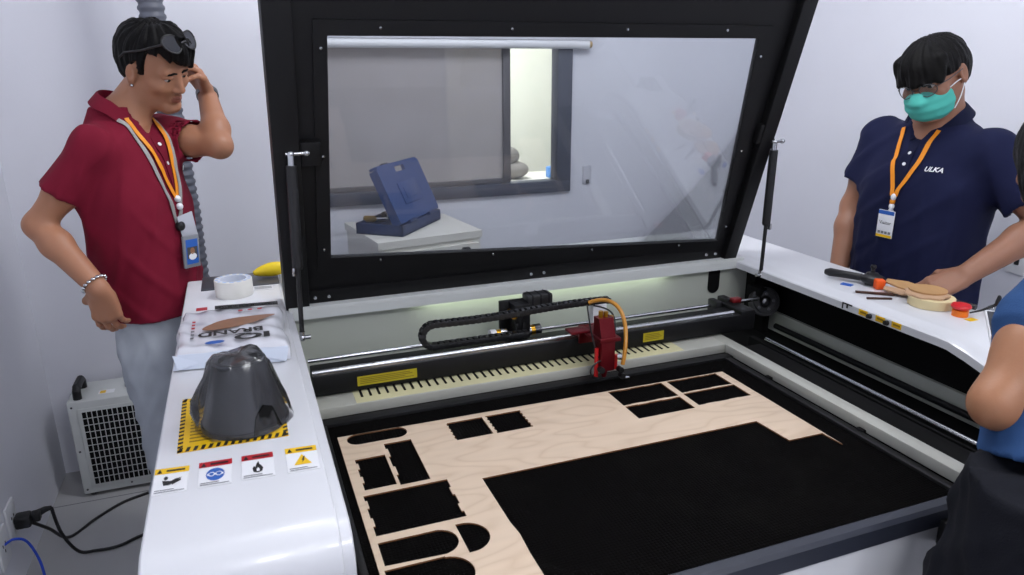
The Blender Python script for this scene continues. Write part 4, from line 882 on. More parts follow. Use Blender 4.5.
def add_hand(B, w, d, palm, curl, thumb_side=1, spread=.12, sc=1.0, r0=.026, kk=.004, thumb=(.6, .35), straight=None):
    """w wrist, d towards the fingers, palm the way the palm faces; thumb_side +1/-1 about d x palm"""
    w = np.array(w, float); d = nv(d); palm = np.array(palm, float); palm = nv(palm - d * (palm @ d)); t = np.cross(d, palm) * thumb_side     # t: towards the thumb
    kn = []
    for i, (x, L) in enumerate(((.030, .088), (.010, .093), (-.011, .089), (-.030, .080))):
        k = w + d * L * sc + t * x * sc - palm * (.002 if i in (1, 2) else -.001); kn.append(k)
        B.rc(w + t * x * .45 * sc + d * .012, k, .0155 * sc, .0120 * sc, .012)
    B.rc(w + d * .02 + t * .024 * sc + palm * .006, w + d * .055 * sc + t * .032 * sc + palm * .010, .014 * sc, .012 * sc, .012)
    B.rc(w + d * .025 - t * .022 * sc + palm * .006, w + d * .06 * sc - t * .026 * sc + palm * .006, .013 * sc, .011 * sc, .012)
    Ls = (.072, .081, .075, .058)
    for i in range(4):
        p = kn[i]; a = (1.5 - i) * spread; dd = nv(d * math.cos(a) + t * math.sin(a)); ax = nv(np.cross(dd, palm)); c = curl[i] if isinstance(curl, (list, tuple)) else curl
        rr = (.0092, .0095, .0090, .0080)[i] * sc
        for j, fr_ in enumerate((.46, .30, .24)):
            dd = rotm(ax, c * (1.0, 1.15, .8)[j]) @ dd; q = p + dd * Ls[i] * fr_ * sc
            B.rc(p, q, rr * (1, .93, .86)[j], rr * (.93, .86, .74)[j], kk if j else .007); p = q
    th = w + d * .022 + t * .026 * sc + palm * .004; dd = nv(d * .62 + t * .62 + palm * .30); ax = nv(np.cross(dd, nv(palm - t * .5)))
    for L, r1, r2, c in ((.040, .0135, .0110, 0), (.034, .0105, .0095, thumb[0]), (.028, .0095, .0075, thumb[1])):
        dd = rotm(ax, c) @ dd; q = th + dd * L * sc; B.rc(th, q, r1 * sc, r2 * sc, .006); th = q
    return kn
def arm(B, sh, el, wr, r=(.047, .041, .034, .038, .0265), k=.03):
    sh, el, wr = [np.array(x, float) for x in (sh, el, wr)]
    B.rc(sh, sh + (el - sh) * .55, r[0], r[1], k); B.rc(sh + (el - sh) * .55, el, r[1], r[2], k)
    m_ = el + (wr - el) * .30; B.rc(el, m_, r[2], r[3], .02); B.rc(m_, wr, r[3], r[4], .02)
def wrinkles(O, A, amp, seed, dirs=5, freq=(18, 46)):
    freq = (freq[0] * 2.2, freq[1] * 2.4)
    rs = np.random.RandomState(seed); D = []
    for _ in range(dirs):
        v = rs.randn(3) * np.array([1, 1, .8]); D.append((nv(v) * rs.uniform(*freq), rs.uniform(0, 6.28), nv(rs.randn(3)) * 9, rs.uniform(0, 6.28)))
    O = np.array(O, float)
    def f(P):
        q = (P - O) @ A.T; s = 0
        for k, p, k2, p2 in D: s = s + np.maximum(0, np.sin(q @ k + p + 1.2 * np.sin(q @ k2 + p2))) ** 3 * np.clip(np.sin(q @ k2 + p2) + .3, 0, 1)
        return -amp * s
    return f
def strap(mb, field, pts, width, m=0, off=.003, n=40, th=.0016, snapit=True):      # a ribbon lying on a surface
    P = np.array([list(p) for p in spline(pts, max(2, n // (len(pts) - 1)))])
    if snapit: P2 = field.snap(P, off); Nn = field.grad(P2)
    else: P2 = P; Nn = np.tile(np.array(snapit_dir), (len(P), 1))
    L_, R_ = [], []
    for i in range(len(P2)):
        t = nv(P2[min(i + 1, len(P2) - 1)] - P2[max(i - 1, 0)]); b = nv(np.cross(t, Nn[i])); L_.append(P2[i] - b * width / 2); R_.append(P2[i] + b * width / 2)
    vs = []; k = len(P2); nn = Nn / np.linalg.norm(Nn, axis=1, keepdims=True)
    for i in range(k): vs += [L_[i], R_[i], R_[i] + nn[i] * th, L_[i] + nn[i] * th]
    fs = [(i * 4 + j, i * 4 + (j + 1) % 4, i * 4 + 4 + (j + 1) % 4, i * 4 + 4 + j) for i in range(k - 1) for j in range(4)] + [(0, 1, 2, 3), ((k - 1) * 4, (k - 1) * 4 + 1, (k - 1) * 4 + 2, (k - 1) * 4 + 3)]
    mb.add([Vector(p) for p in vs], fs, m); return P2
def collar_band(c, A, r, h, gap, flare, m, parent, back=.012, drop=.02, name='collar', point=.03):
    """folded polo collar: c neck centre at the base, A axes, r (side, depth) radii"""
    mb = MB(); n = 40; rings = []
    for i in range(n + 1):
        a = math.radians(gap) + (2 * math.pi - 2 * math.radians(gap)) * i / n          # from the front, round the back
        fr_ = math.cos(a); sd = math.sin(a); e = max(0, fr_)
        base = lambda k, z: Vector(np.array(c) + np.array([sd * r[0] * k, fr_ * r[1] * k, z]) @ A)
        z0 = -drop * e ** 1.5 * 2 + back * (1 - fr_) / 2
        edge = point * max(0, 1 - abs(min(a, 2 * math.pi - a) - math.radians(gap)) / .55) ** 1.0
        rings.append([base(.98, z0), base(.96, z0 + h), base(1.0, z0 + h + .003), base(1.05, z0 + h), base(1.05 + flare, z0 + h * .10 - edge), base(1.03 + flare, z0 + h * .10 - edge - .002), base(1.02, z0 + h * .8)])
    k = len(rings[0]); vs = [p for R in rings for p in R]
    fs = [(i * k + j, i * k + (j + 1) % k, (i + 1) * k + (j + 1) % k, (i + 1) * k + j) for i in range(n) for j in range(k)] + [tuple(range(k)), tuple(range(n * k, n * k + k))]
    return mb.add(vs, fs).build(name, m, parent, 60)
def sleeve(T, root, sh, el, t, r, k=.04, hollow=.057, extra=.12):
    S_ = Field(); ax = nv(el - sh); cp = sh + (el - sh) * t
    S_.rc(root, sh, r[0], r[0], .03); S_.rc(sh, sh + (el - sh) * (t + extra), r[0], r[1], .03)
    S_.fn(lambda P: (P - cp) @ ax, cp, 9, 0, 'i'); S_.rc(cp - ax * .03, cp + ax * .06, hollow, hollow, .003, 's')
    T.fn(lambda P: S_.eval(P), (sh + cp) / 2, np.linalg.norm(cp - sh) + .16, k, 'u')
def cutplane(p, n):                                         # keeps the side n points away from
    p = np.array(p, float); n = nv(n); return lambda P: (P - p) @ n
def shoe(p, d, m, parent):
    p = Vector(p); d = Vector(d).normalized(); R = Matrix((Vector((d.y, -d.x, 0)), d, Z)).transposed(); mb = MB()
    mb.sph(p + d * .07 + Z * .045, (.045, .10, .042), 0, 18, 12, R).sph(p - d * .02 + Z * .06, (.040, .06, .055), 0, 18, 12, R); mb.box(p + d * .045 + Z * .012, (.085, .27, .024), 1, R, .010)
    return mb.build('shoe', [m, PAPER], parent, 60)
HAIR = mat('black_hair', (8, 7, 7), .5, var=.4, vscale=60, stretch=(1, 1, 5), bump=.5, bscale=420, spec=.14)
def hair_noise(c, A, amp, fr_=230):
    c = np.array(c, float)
    def f(P):
        q = (P - c) @ A.T; a = np.arctan2(q[:, 0], q[:, 1] + .02); r = np.linalg.norm(q, axis=1)
        w1 = np.sin(a * 17 + 2.2 * np.sin(q[:, 2] * 38 + q[:, 1] * 24)); w2 = np.sin(a * 41 + q[:, 2] * 25 + 2 * np.sin(q[:, 0] * 45))
        return amp * (w1 * .5 + w2 * .35 + .8 * np.sin(q[:, 0] * 30 + 1) * np.sin(q[:, 1] * 34 + q[:, 2] * 20))
    return f
# ---------------------------------------------------------------- man in red, hand at his head
def flat_axes(F): F = nv([F[0], F[1], 0]); return np.stack([np.cross([0, 0, 1.0], F), F, np.array([0, 0, 1.0])])
JEANS = cloth_mat('pale_grey_denim', (166, 172, 180), .12, scale=600); NAVY = cloth_mat('navy_pique', (18, 23, 56), .08); MAROON = cloth_mat('maroon_pique', (114, 14, 40), .07)
SKIN1 = skin_mat('tan_skin', (164, 115, 88), (130, 70, 62), (30, 22, 20)); SKIN2 = skin_mat('olive_skin', (152, 108, 86), (128, 72, 66), (26, 20, 18)); SKIN3 = skin_mat('warm_skin', (160, 112, 82), (140, 84, 76), (30, 22, 20))
ORLAN = mat('orange_ribbon', (232, 142, 22), .6, var=.04); GRLAN = mat('grey_ribbon', (150, 148, 146), .6); CLEARP = mat('frosted_badge', (186, 188, 198), .35); GRP = mat('grey_badge_case', (128, 132, 138), .4)
def trousers(O, A, m, parent, waist, hip_w, hip_d, foot=(.11, .02), crotch=.80, leg=(.085, .068, .055), seed=1, lean=0.0, stance=.10):
    O = np.array(O, float); W = lambda l, f, u: O + np.array([l, f, u]) @ A
    T = Field(); T.loft(O, A, [(crotch - .06, hip_w * .95, hip_d * .95, 0, 0), (crotch + .06, hip_w, hip_d, 0, 0), (waist, hip_w * .90, hip_d * .88, 0, 0)], .02)
    for s in (-1, 1): T.rc(W(s * stance * .85, 0, crotch - .02), W(s * stance, foot[1] + .01, .47), leg[0], leg[1], .04); T.rc(W(s * stance, foot[1] + .01, .47), W(s * foot[0], foot[1] - .02, .06), leg[1], leg[2], .03)
    T.fn(wrinkles(O, A, .007, seed, 6, (14, 40)), O, 9, 0, '+'); T.fn(cutplane((0, 0, .035), (0, 0, -1)), O, 9, 0, 'i')
    return T, sdf_obj('trousers', T, .010, m, parent)
S1 = None
def build_red_man():
    O = np.array([-.29, 2.33, 0]); A = flat_axes((.909, -.42)); W = lambda l, f, u: O + np.array([l, f, u]) @ A
    p = empty('person', (O[0], O[1], 0), 'standing man in maroon polo shirt and pale jeans, hand raised to his head', 'person')
    Rsh, Rel, Rwr = W(-.128, -.005, 1.400), np.array([-.512, 2.205, 1.205]), np.array([-.378, 2.095, 1.044])
    Lsh, Lel, Lwr = W(.150, .02, 1.41), np.array([-.040, 2.30, 1.385]), np.array([-.062, 2.455, 1.535])
    hc = np.array([-.186, 2.325, 1.604]); HA = head_axes(nv([.72 * .992 + .69 * .124, .72 * .124 - .69 * .992, 0]), 24, 13); hs_ = .93
    B = Field(); g = add_head(B, hc, HA, hs_)
    B.rc(g(0, -.022, -.06), W(0, -.005, 1.46), .054, .058, .03); B.rc(W(0, -.01, 1.44), W(0, -.01, 1.36), .07, .08, .04)
    B.loft(O, A, [(.95, .13, .095, 0, 0), (1.1, .13, .095, 0, 0), (1.30, .15, .10, 0, 0), (1.40, .12, .08, 0, 0), (1.44, .07, .06, 0, 0)], .03)
    arm(B, Rsh, Rel, Rwr); arm(B, Lsh, Lel, Lwr)
    kn = add_hand(B, Rwr, np.array([-.372, 2.120, .935]) - Rwr, np.array([.35, 1, 0]), [.28, .34, .36, .38], -1, .07)
    tip = g(.078, .040, .060); dl = nv(tip - Lwr)
    add_hand(B, Lwr, dl, nv(g(0, .02, .05) - Lwr), [.42, .40, .45, .5], -1, .10, thumb=(.35, .2))
    body = sdf_obj('body', B, .0036, SKIN1, p, face_tone(hc, HA, hs_, False))
    add_eyes(g, HA, hs_, p); add_brows(B, g, hs_, p)
    # hair: longer on top, short sides, fringe over the brow
    H = Field(); H.ell(g(0, -.018, .044), (.078, .097, .088), HA, .01); H.ell(g(.0, .034, .100), (.058, .062, .040), HA, .03); H.ell(g(.012, .072, .082), (.046, .026, .024), HA, .02); H.ell(g(0, -.05, .02), (.070, .060, .085), HA, .02)
    for l0, l1, u1 in ((-.020, -.010, .066), (-.002, .008, .060), (.014, .026, .050), (.028, .040, .040), (.040, .052, .030)): H.rc(g(l0, .080, .092), g(l1, .100 - abs(l1) * .28, u1), .013, .0055, .009)
    for l0, f0, a0 in ((-.03, .02, .5), (.0, .03, 1.2), (.03, .02, 2.2), (-.01, -.02, .2), (.02, -.03, 2.8), (.0, .06, 1.6)): H.rc(g(l0, f0, .128), g(l0 + .03 * math.cos(a0), f0 + .035 * math.sin(a0), .139), .016, .006, .012)
    H.fn(hair_noise(hc, HA, .0042), hc, 9, 0, '+')
    def face_cut(P):
        q = (P - hc) @ HA.T; l, f, u = q.T; al = np.abs(l)
        line = np.where(f > .02, .074 - .016 * np.clip((f - .05) / .04, 0, 1) - .034 * np.clip((l + .025) / .07, 0, 1) + .005 * np.sin(l * 260 + 1) + .003 * np.sin(l * 610), np.interp(f, [-.12, -.07, -.032, -.006, .02], [-.085, -.075, -.050, .030, .060]))
        line = np.where((f > .006) & (f < .024) & (al > .05), np.minimum(line, .0), line)
        return (line - u) * .8
    H.fn(face_cut, hc, 9, 0, 'i')
    sdf_obj('hair', H, .0034, HAIR, p)
    # polo shirt
    T = Field(); T.loft(O, A, [(.84, .150, .118, .026, 0), (.95, .152, .119, .022, 0), (1.08, .158, .122, .016, 0), (1.25, .166, .128, .006, 0), (1.36, .146, .112, -.004, 0), (1.42, .118, .092, -.008, 0), (1.47, .078, .070, -.008, 0), (1.50, .068, .064, -.008, 0)], .03)
    sleeve(T, Rsh + (W(0, 0, 1.38) - Rsh) * .3, Rsh, Rel, .60, (.054, .055), .035, .049); sleeve(T, Lsh + (W(0, 0, 1.38) - Lsh) * .3, Lsh, Lel, .58, (.056, .062))
    T.fn(wrinkles(O, A, .0042, 11, 7, (14, 34)), O, 9, 0, '+')
    T.fn(cutplane(W(0, 0, .905), (0, 0, -1)), O, 9, 0, 'i')
    T.rc(W(0, .004, 1.47), g(0, -.02, -.05), .061, .061, .006, 's'); T.rc(W(0, .055, 1.475), W(0, .10, 1.42), .026, .010, .012, 's')
    shirt = sdf_obj('polo_shirt', T, .0065, MAROON, p)
    nb = W(0, .004, 1.480); NA = head_axes(A[1], 18, 0)
    collar_band(nb, NA, (.067, .066), .034, 20, .24, cloth_mat('maroon_collar', (110, 13, 38), .05), shirt)
    pl = MB(); strap(pl, T, [W(.0, .095, 1.43), W(.0, .12, 1.36), W(.0, .13, 1.27)], .030, off=.001, th=.002); pl.build('placket', MATS['maroon_collar'], shirt)
    for u in (1.405, 1.345): 
        c = T.snap([W(0, .12, u)], .004)[0]; MB().lathe([(0, .002), (.0055, .0015), (.0055, 0)], c, T.grad(np.array([c]))[0], 12).build('button', PAPER, shirt)
    c = T.snap([W(.085, .11, 1.32)], .002)[0]; nn = nv(T.grad(np.array([c]))[0]); MB().mesh2d(([(-.012, -.006, 0), (.004, -.006, 0), (.012, .006, 0), (-.004, .006, 0)], [(0, 1, 2, 3)]), c, Vector(np.cross([0, 0, 1], nn)), Vector(np.cross(nn, np.cross([0, 0, 1], nn)))).build('shirt_mark', PAPER, shirt, 0, False)
    trousers(W(0, .030, 0), A, JEANS, p, .93, .136, .100, leg=(.086, .074, .066), seed=4, stance=.085)
    for s in (-1, 1): shoe(W(s * .11, .03, 0), A[1], PAPER, p)
    # two lanyards with badges
    bd = W(.010, .150, 1.17)
    ln = MB(); j = [W(-.060, .045, 1.465), W(-.056, .085, 1.42), W(-.045, .125, 1.33), W(-.024, .14, 1.250)]; k = [W(.050, .055, 1.465), W(.044, .085, 1.42), W(.016, .125, 1.33), W(-.016, .14, 1.250)]
    strap(ln, T, j, .012, off=.005); strap(ln, T, k, .012, off=.005); lan = ln.build('orange_lanyard', ORLAN, p)
    ln = MB(); strap(ln, T, [W(-.070, .035, 1.465), W(-.070, .08, 1.42), W(-.064, .12, 1.32), W(-.042, .14, 1.21), W(-.034, .142, 1.165)], .011, off=.003); strap(ln, T, [W(.060, .045, 1.465), W(.054, .08, 1.42), W(.030, .12, 1.32), W(-.014, .14, 1.21), W(-.030, .142, 1.165)], .011, off=.003); lan2 = ln.build('grey_lanyard', GRLAN, p)
    def on(l, u, off=.004): c = T.snap([W(l, .14, u)], off)[0]; return Vector(c), Vector(nv(T.grad(np.array([c]))[0]))
    def card(c, n, w_, h_, th, m, name, parent, tilt=0.0):
        n = (n - Z * n.z * .8).normalized(); n = (n + V(.25, -.95, 0) * 1.1).normalized(); x = Z.cross(n).normalized(); y = n.cross(x); R = Matrix((x, y, n)).transposed() @ Matrix.Rotation(tilt, 3, 'Z'); return MB().box(c + n * th, (w_, h_, th), 0, R, .002).build(name, m, parent), R, c + n * th * 1.5
    for u in (1.245, 1.222): c, n = on(-.018, u, .006); MB().sph(c, .010, n=14).build('clip', PAPER, lan)
    c, n = on(-.014, 1.158, .013); fb_, R, c2 = card(c, n, .054, .088, .003, CLEARP, 'badge_sleeve', lan, .15)
    c, n = on(-.032, 1.168, .008); MB().lathe([(0, .010), (.013, .008), (.015, 0)], c, n, 20).build('reel', BLACK2, lan2)
    c, n = on(-.036, 1.090, .020); fb_, R, c2 = card(c, n, .056, .094, .008, GRP, 'badge_case', lan2, -.06)
    q = MB(); q.mesh2d(([(-.021, -.036, 0), (.021, -.036, 0), (.021, .036, 0), (-.021, .036, 0)], [(0, 1, 2, 3)]), c2 + R @ V(0, 0, .0008), R @ X, R @ Y, m=0)
    q.mesh2d(([(-.018, -.020, 0), (.018, -.020, 0), (.018, .014, 0), (-.018, .014, 0)], [(0, 1, 2, 3)]), c2 + R @ V(0, 0, .0014), R @ X, R @ Y, m=1)
    q.mesh2d(([(p_[0] * .008, p_[1] * .010 + .002, 0) for p_ in ellp(0, 0, 1, 1)], [tuple(range(18))]), c2 + R @ V(0, 0, .002), R @ X, R @ Y, m=2); q.mesh2d(([(p_[0] * .014, p_[1] * .010 - .014, 0) for p_ in ellp(0, 0, 1, 1)], [tuple(range(18))]), c2 + R @ V(0, 0, .002), R @ X, R @ Y, m=3)
    q.build('badge_card', [BLUE, DGREY, SKIN3, PAPER], fb_, 0, False)
    # chain bracelet, watch, earring, sunglasses
    fa = nv(Rwr - Rel); w0 = Vector(Rwr - fa * .018); R = frame(fa)
    br = MB()
    for i in range(16): a = 2 * math.pi * i / 16; br.sph(w0 + R @ V(.0315 * math.cos(a), .0315 * math.sin(a), 0), (.0065, .0065, .0045), n=10, k=6)
    br.build('bracelet', STEEL, p)
    fa = nv(Lwr - Lel); w0 = Vector(Lwr - fa * .012); R = frame(fa); MB().lathe([(.0295, -.009), (.032, -.008), (.032, .008), (.0295, .009)], w0, fa, 30, closed=True).build('watch', DKSTEEL, p)
    MB().sph(g(-.084, -.002, -.036), .0045, n=10).build('earring', STEEL, p)
    sg = MB(); SGc = lambda l, f, u: Vector(g(l, f, u))
    for s in (-1, 1):
        ring = [SGc(s * .034 + .028 * math.cos(a), .108 - .034 * (math.sin(a) * .5 + .5) - .012 * abs(math.cos(a)) * (1 if math.cos(a) * s > 0 else 0), .122 + .020 * math.sin(a)) for a in [2 * math.pi * i / 24 for i in range(24)]]
        sg.tube(ring, .0024, 8, closed=True); sg.add(ring, [tuple(range(24))], 1); sg.tube([SGc(s * .062, .080, .122), SGc(s * .084, .03, .088), SGc(s * .087, -.03, .055), SGc(s * .084, -.05, .03)], .0030, 8)
    sg.tube([SGc(-.008, .098, .124), SGc(0, .099, .128), SGc(.008, .098, .124)], .003, 8)
    sg.build('sunglasses', [BLACK2, mat('dark_lens', (32, 33, 40), .08, coat=.5)], p, 60)
    return p
build_red_man()
# ---------------------------------------------------------------- man in navy with a mask
def build_navy_man():
    O = np.array([2.06, 1.665, 0]); A = flat_axes((-.995, -.089)); W = lambda l, f, u: O + np.array([l, f, u]) @ A
    p = empty('person', (O[0], O[1], 0), 'masked man in navy polo shirt and glasses looking down behind the right console', 'person')
    Rsh, Rel, Rwr = W(-.180, 0, 1.365), np.array([2.02, 1.915, 1.130]), np.array([1.93, 1.855, .90])
    Lsh, Lel, Lwr = W(.180, 0, 1.355), np.array([2.14, 1.335, 1.165]), np.array([1.925, 1.385, 1.028])
    hc = np.array([1.985, 1.645, 1.568]); HA = head_axes((-.972, -.236), 24, 9); sc = 1.0
    B = Field(); g = add_head(B, hc, HA, sc)
    B.rc(g(0, -.022, -.06), W(0, 0, 1.42), .060, .066, .03); B.rc(W(0, -.01, 1.42), W(0, -.01, 1.34), .075, .085, .04)
    B.loft(O, A, [(.95, .15, .11, 0, 0), (1.1, .15, .11, 0, 0), (1.28, .165, .11, 0, 0), (1.37, .13, .085, 0, 0), (1.41, .07, .06, 0, 0)], .03)
    arm(B, Rsh, Rel, Rwr, (.055, .047, .039, .043, .030)); arm(B, Lsh, Lel, Lwr, (.055, .047, .040, .045, .030))
    add_hand(B, Rwr, (-.02, -.05, -1), (-.3, -1, 0), .35, 1, .06)
    add_hand(B, Lwr, np.array([1.84, 1.42, .985]) - Lwr, np.array([.45, .35, -1]), [.30, .34, .36, .38], -1, .08, 1.03)
    sdf_obj('body', B, .0038, SKIN2, p, face_tone(hc, HA, sc, False)); add_eyes(g, HA, sc, p); add_brows(B, g, sc, p)
    H = Field(); H.ell(g(0, -.014, .040), (.084 * sc, .101 * sc, .083 * sc), HA, .01); H.ell(g(0, .036, .050), (.064, .058, .050), HA, .03); H.ell(g(0, -.05, .010), (.080, .062, .082), HA, .02)
    for i in range(9):
        l = -.062 + i * .0155; H.rc(g(l, .064 - abs(l) * .25, .072), g(l * 1.04 + .004, .103 - abs(l) * .42, .016 + .006 * (i % 2) - .004 * abs(i - 4) * .3), .018, .007, .012)
    H.fn(hair_noise(hc, HA, .0035, 260), hc, 9, 0, '+')
    def cut(P):
        q = (P - hc) @ HA.T / sc; l, f, u = q.T; al = np.abs(l)
        line = np.where(f > .05, .010, np.interp(f, [-.12, -.07, -.035, -.008, .012, .05], [-.075, -.068, -.05, .030, .012, .015])); return (line - u) * .8
    H.fn(cut, hc, 9, 0, 'i'); H.ell(g(0, .06, -.005), (.066 * sc, .036 * sc, .022), HA, .004, 's')
    sdf_obj('hair', H, .0036, HAIR, p)
    T = Field(); T.loft(O, A, [(.85, .195, .145, .0, 0), (.97, .196, .150, .006, 0), (1.10, .190, .146, .012, 0), (1.24, .198, .142, .006, 0), (1.32, .188, .122, -.004, 0), (1.385, .145, .098, -.008, 0), (1.43, .088, .076, -.008, 0), (1.46, .074, .070, -.008, 0)], .03)
    sleeve(T, Rsh + (W(0, 0, 1.34) - Rsh) * .3, Rsh, Rel, .60, (.066, .070), .045, .061); sleeve(T, Lsh + (W(0, 0, 1.34) - Lsh) * .3, Lsh, Lel, .70, (.066, .072), .045, .062)
    T.fn(wrinkles(O, A, .0042, 23, 7, (13, 32)), O, 9, 0, '+')
    T.fn(cutplane(W(0, 0, .87), (0, 0, -1)), O, 9, 0, 'i')
    T.rc(W(0, .004, 1.43), g(0, -.02, -.05), .066, .066, .006, 's'); T.rc(W(0, .055, 1.435), W(0, .11, 1.375), .028, .012, .012, 's')
    shirt = sdf_obj('polo_shirt', T, .0068, NAVY, p)
    collar_band(W(0, .004, 1.432), head_axes(A[1], 19, 0), (.078, .078), .033, 20, .24, cloth_mat('navy_collar', (15, 20, 49), .05), shirt)
    pl = MB(); strap(pl, T, [W(0, .10, 1.39), W(0, .13, 1.32), W(0, .145, 1.25)], .032, off=.001, th=.002); pl.build('placket', MATS['navy_collar'], shirt)
    for u in (1.355, 1.31): c = T.snap([W(0, .13, u)], .004)[0]; MB().lathe([(0, .002), (.0055, .0015), (.0055, 0)], c, T.grad(np.array([c]))[0], 12).build('button', PAPER, shirt)
    c = T.snap([W(.092, .13, 1.308)], .003)[0]; nn = nv(T.grad(np.array([c]))[0]); xx = nv(np.cross([0, 0, 1], nn)); yy = np.cross(nn, xx)
    tv, tf = text2d('ULKA', .0215, .25, .0006)
    P = T.snap([c + xx * q[0] + yy * q[1] for q in tv], .0025); MB().add([Vector(q) for q in P], tf).build('shirt_lettering', PAPER, shirt, 0, False)
    trousers(O, A, cloth_mat('grey_blue_denim', (84, 98, 120), .1), p, .95, .18, .132, leg=(.10, .08, .068), seed=9)
    for s in (-1, 1): shoe(W(s * .11, 0, 0), A[1], DGREY, p)
    # surgical mask with pleats and loops
    M = Field(); M.ell(g(0, .040, -.054), (.070 * sc, .073 * sc, .066 * sc), HA, .01); M.rc(g(0, .088, -.016), g(0, .108, -.032), .012, .013, .03)
    def pleat(P): q = (P - hc) @ HA.T / sc; return .0012 * np.sin(q[:, 2] * 230)
    M.fn(pleat, hc, 9, 0, '+')
    def mreg(P): q = (P - hc) @ HA.T / sc; l, f, u = q.T; return np.maximum(np.maximum(.030 + .15 * np.abs(u + .05) - f, u + .008 + .30 * np.abs(l) - .004), -.108 - u)
    M.fn(mreg, hc, 9, 0, 'i')
    sdf_obj('face_mask', M, .0036, cloth_mat('teal_mask', (82, 186, 172), .03, .7, 300), p, smooth_it=2)
    lp_ = MB()
    for s in (-1, 1):
        for u in (-.022, -.088): lp_.tube(spline([g(s * .064, .040, u), g(s * .074, .015, u * .7), g(s * .082, -.012, -.012 + u * .12)], 6), .0016, 6)
    lp_.build('ear_loops', PAPER, p)
    gl = MB()
    for s in (-1, 1):
        ring = [Vector(g(s * .033 + .0235 * math.cos(a), .104 - .004 * abs(math.cos(a)) - .012 * max(0, math.cos(a) * s), .000 + .0185 * math.sin(a))) for a in [2 * math.pi * i / 28 for i in range(28)]]
        gl.tube(ring, .0013, 8, closed=True); gl.add(ring, [tuple(range(28))], 1); gl.tube([Vector(g(s * .056, .092, .006)), Vector(g(s * .074, .05, .008)), Vector(g(s * .083, -.005, .012))], .0014, 8)
    gl.tube([Vector(g(-.0095, .102, .003)), Vector(g(0, .107, .005)), Vector(g(.0095, .102, .003))], .0014, 8)
    gl.build('eyeglasses', [DKSTEEL, LENS], p, 60)
    ln = MB(); strap(ln, T, [W(-.058, .075, 1.415), W(-.052, .10, 1.38), W(-.035, .13, 1.31), W(-.004, .155, 1.215)], .013, off=.005); strap(ln, T, [W(.056, .075, 1.415), W(.050, .10, 1.38), W(.038, .13, 1.31), W(.004, .155, 1.215)], .013, off=.005)
    lan = ln.build('orange_lanyard', ORLAN, p)
    for u, m in ((1.212, PAPER), (1.180, PAPER), (1.196, ORLAN), (1.164, CLEARP)): c = Vector(T.snap([W(0, .15, u)], .008)[0]); MB().sph(c, (.010, .007, .011), n=14).build('clip', m, lan)
    c = Vector(T.snap([W(0, .15, 1.115)], .013)[0]); n = Vector((A[1])); x = Z.cross(n).normalized(); R = Matrix((x, Z, n)).transposed()
    bd = MB().box(c, (.056, .086, .003), 0, R, .001).build('badge', PAPER, lan); q = MB(); o = c + n * .0022
    q.mesh2d(([(-.027, .030, 0), (.027, .030, 0), (.027, .042, 0), (-.027, .042, 0)], [(0, 1, 2, 3)]), o, x, Z, m=0); q.mesh2d(([(-.027, -.042, 0), (.027, -.042, 0), (.027, -.034, 0), (-.027, -.034, 0)], [(0, 1, 2, 3)]), o, x, Z, m=3)
    MB().mesh2d(text2d('Visitor', .0155), o + Z * .004 + n * .0003, x, Z).build('badge_lettering', INK, bd, 0, False)
    for k in range(4): q.mesh2d(([(-.022 + k * .012, -.031, 0), (-.013 + k * .012, -.031, 0), (-.013 + k * .012, -.023, 0), (-.022 + k * .012, -.023, 0)], [(0, 1, 2, 3)]), o + n * .0003, x, Z, m=2)
    q.build('badge_print', [BLUE, INK, GREYINK, YEL], bd, 0, False)
build_navy_man()
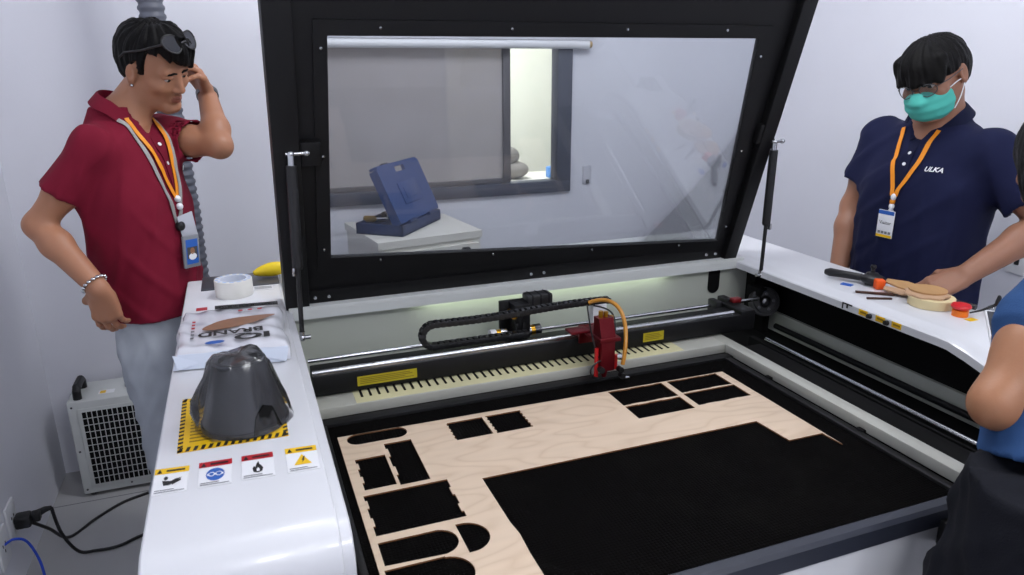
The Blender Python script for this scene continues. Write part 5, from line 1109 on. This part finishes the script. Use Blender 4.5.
# ---------------------------------------------------------------- person at the right edge, holding a phone
def build_third():
    F_ = nv([.74, .67, 0]); A = flat_axes(F_); O = np.array([1.130, .555, 0]); W = lambda l, f, u: O + np.array([l, f, u]) @ A
    p = empty('person', (O[0], O[1], 0), 'person in blue tee and dark trousers at the right edge, seen from behind', 'person')
    lean = nv([.50, .27, 1]); TA = np.stack([A[0], np.cross(lean, A[0]), lean]); o2 = np.array([1.170, .585, .955]); TW = lambda l, f, u: o2 + np.array([l, f, u]) @ TA
    sc_ = TW(0, 0, .43)
    Lsh, Lel, hand = TW(.074, .0, .340), np.array([1.094, .697, 1.083]), np.array([1.280, .800, 1.085])
    Rsh, Rel = TW(-.135, 0, .335), TW(-.20, .10, .10); Lwr = Lel + (hand - Lel) * .92; Rwr = np.array([1.36, .715, 1.10])
    hc = np.array([1.290, .776, 1.432]); HA = head_axes(F_, 30, 0)
    B = Field(); g = add_head(B, hc, HA, .96); B.rc(g(0, -.03, -.05), TW(0, 0, .36), .050, .056, .03)
    B.loft(o2, TA, [(.08, .11, .085, 0, 0), (.2, .11, .085, 0, 0), (.30, .11, .08, 0, 0), (.36, .06, .05, 0, 0)], .03)
    arm(B, Lsh, Lel, Lwr, (.056, .051, .038, .033, .024)); arm(B, Rsh, Rel, Rwr, (.046, .040, .034, .036, .024))
    ph = Vector((1.345, .860, 1.108))
    add_hand(B, Lwr, nv(np.array(ph) - Lwr + np.array([0, 0, -.01])), np.array([.6, -.2, .9]), [.35, .4, .45, .5], 1, .05, .92); add_hand(B, Rwr, nv(np.array([1.30, .83, 1.13]) - Rwr), np.array([-.3, .0, 1]), .5, -1, .05, .92)
    sdf_obj('body', B, .0042, SKIN3, p, face_tone(hc, HA, .96)); add_eyes(g, HA, .96, p)
    H = Field(); H.ell(g(0, -.014, .042), (.088, .102, .088), HA, .01); H.ell(g(0, -.050, -.02), (.086, .064, .10), HA, .03); H.rc(g(0, -.075, -.05), g(0, -.07, -.15), .05, .035, .03)
    H.fn(hair_noise(hc, HA, .003), hc, 9, 0, '+')
    def cut(P): q = (P - hc) @ HA.T; l, f, u = q.T; return (np.interp(f, [-.03, .012, .034, .09], [-.3, -.09, .03, .06]) - u) * .7
    H.fn(cut, hc, 9, 0, 'i'); sdf_obj('hair', H, .004, HAIR, p)
    T = Field(); T.loft(o2, TA, [(.03, .138, .108, 0, 0), (.10, .136, .106, 0, 0), (.20, .140, .106, .004, 0), (.28, .140, .095, 0, 0), (.335, .10, .075, 0, 0), (.37, .065, .06, 0, 0)], .03)
    sleeve(T, Lsh + (TW(0, 0, .31) - Lsh) * .3, Lsh, Lel, .43, (.056, .060), .03, .054); sleeve(T, Rsh + (TW(0, 0, .31) - Rsh) * .3, Rsh, Rel, .5, (.054, .058), .03, .054)
    T.fn(wrinkles(o2, TA, .004, 5, 6, (14, 34)), o2, 9, 0, '+')
    T.fn(cutplane(TW(0, 0, .04), (0, 0, -1)), o2, 9, 0, 'i'); T.rc(TW(0, 0, .355), g(0, -.03, -.05), .057, .057, .006, 's')
    sdf_obj('tee_shirt', T, .0068, cloth_mat('mid_blue_cotton', (44, 76, 122), .06), p)
    trousers(O, A, cloth_mat('dark_navy_twill', (10, 12, 21), .1), p, 1.0, .172, .150, leg=(.105, .082, .068), seed=3, crotch=.76)
    for s in (-1, 1): shoe(W(s * .11, 0, 0), A[1], BLACK2, p)
    return p, ph
third, ph_ = build_third()
t = empty('phone', ph_, 'white phone held in front of the person in blue', 'phone')
fo = V(-.20, -.22, .95).normalized(); xx = V(.7, -.7, 0); R = Matrix((xx, fo.cross(xx), fo)).transposed()
MB().box(ph_, (.072, .148, .008), 0, R, .003).build('case', PAPER, t); MB().box(ph_ + fo * .0042, (.066, .136, .001), 0, R).build('screen', mat('dark_screen', (30, 32, 40), .1), t)
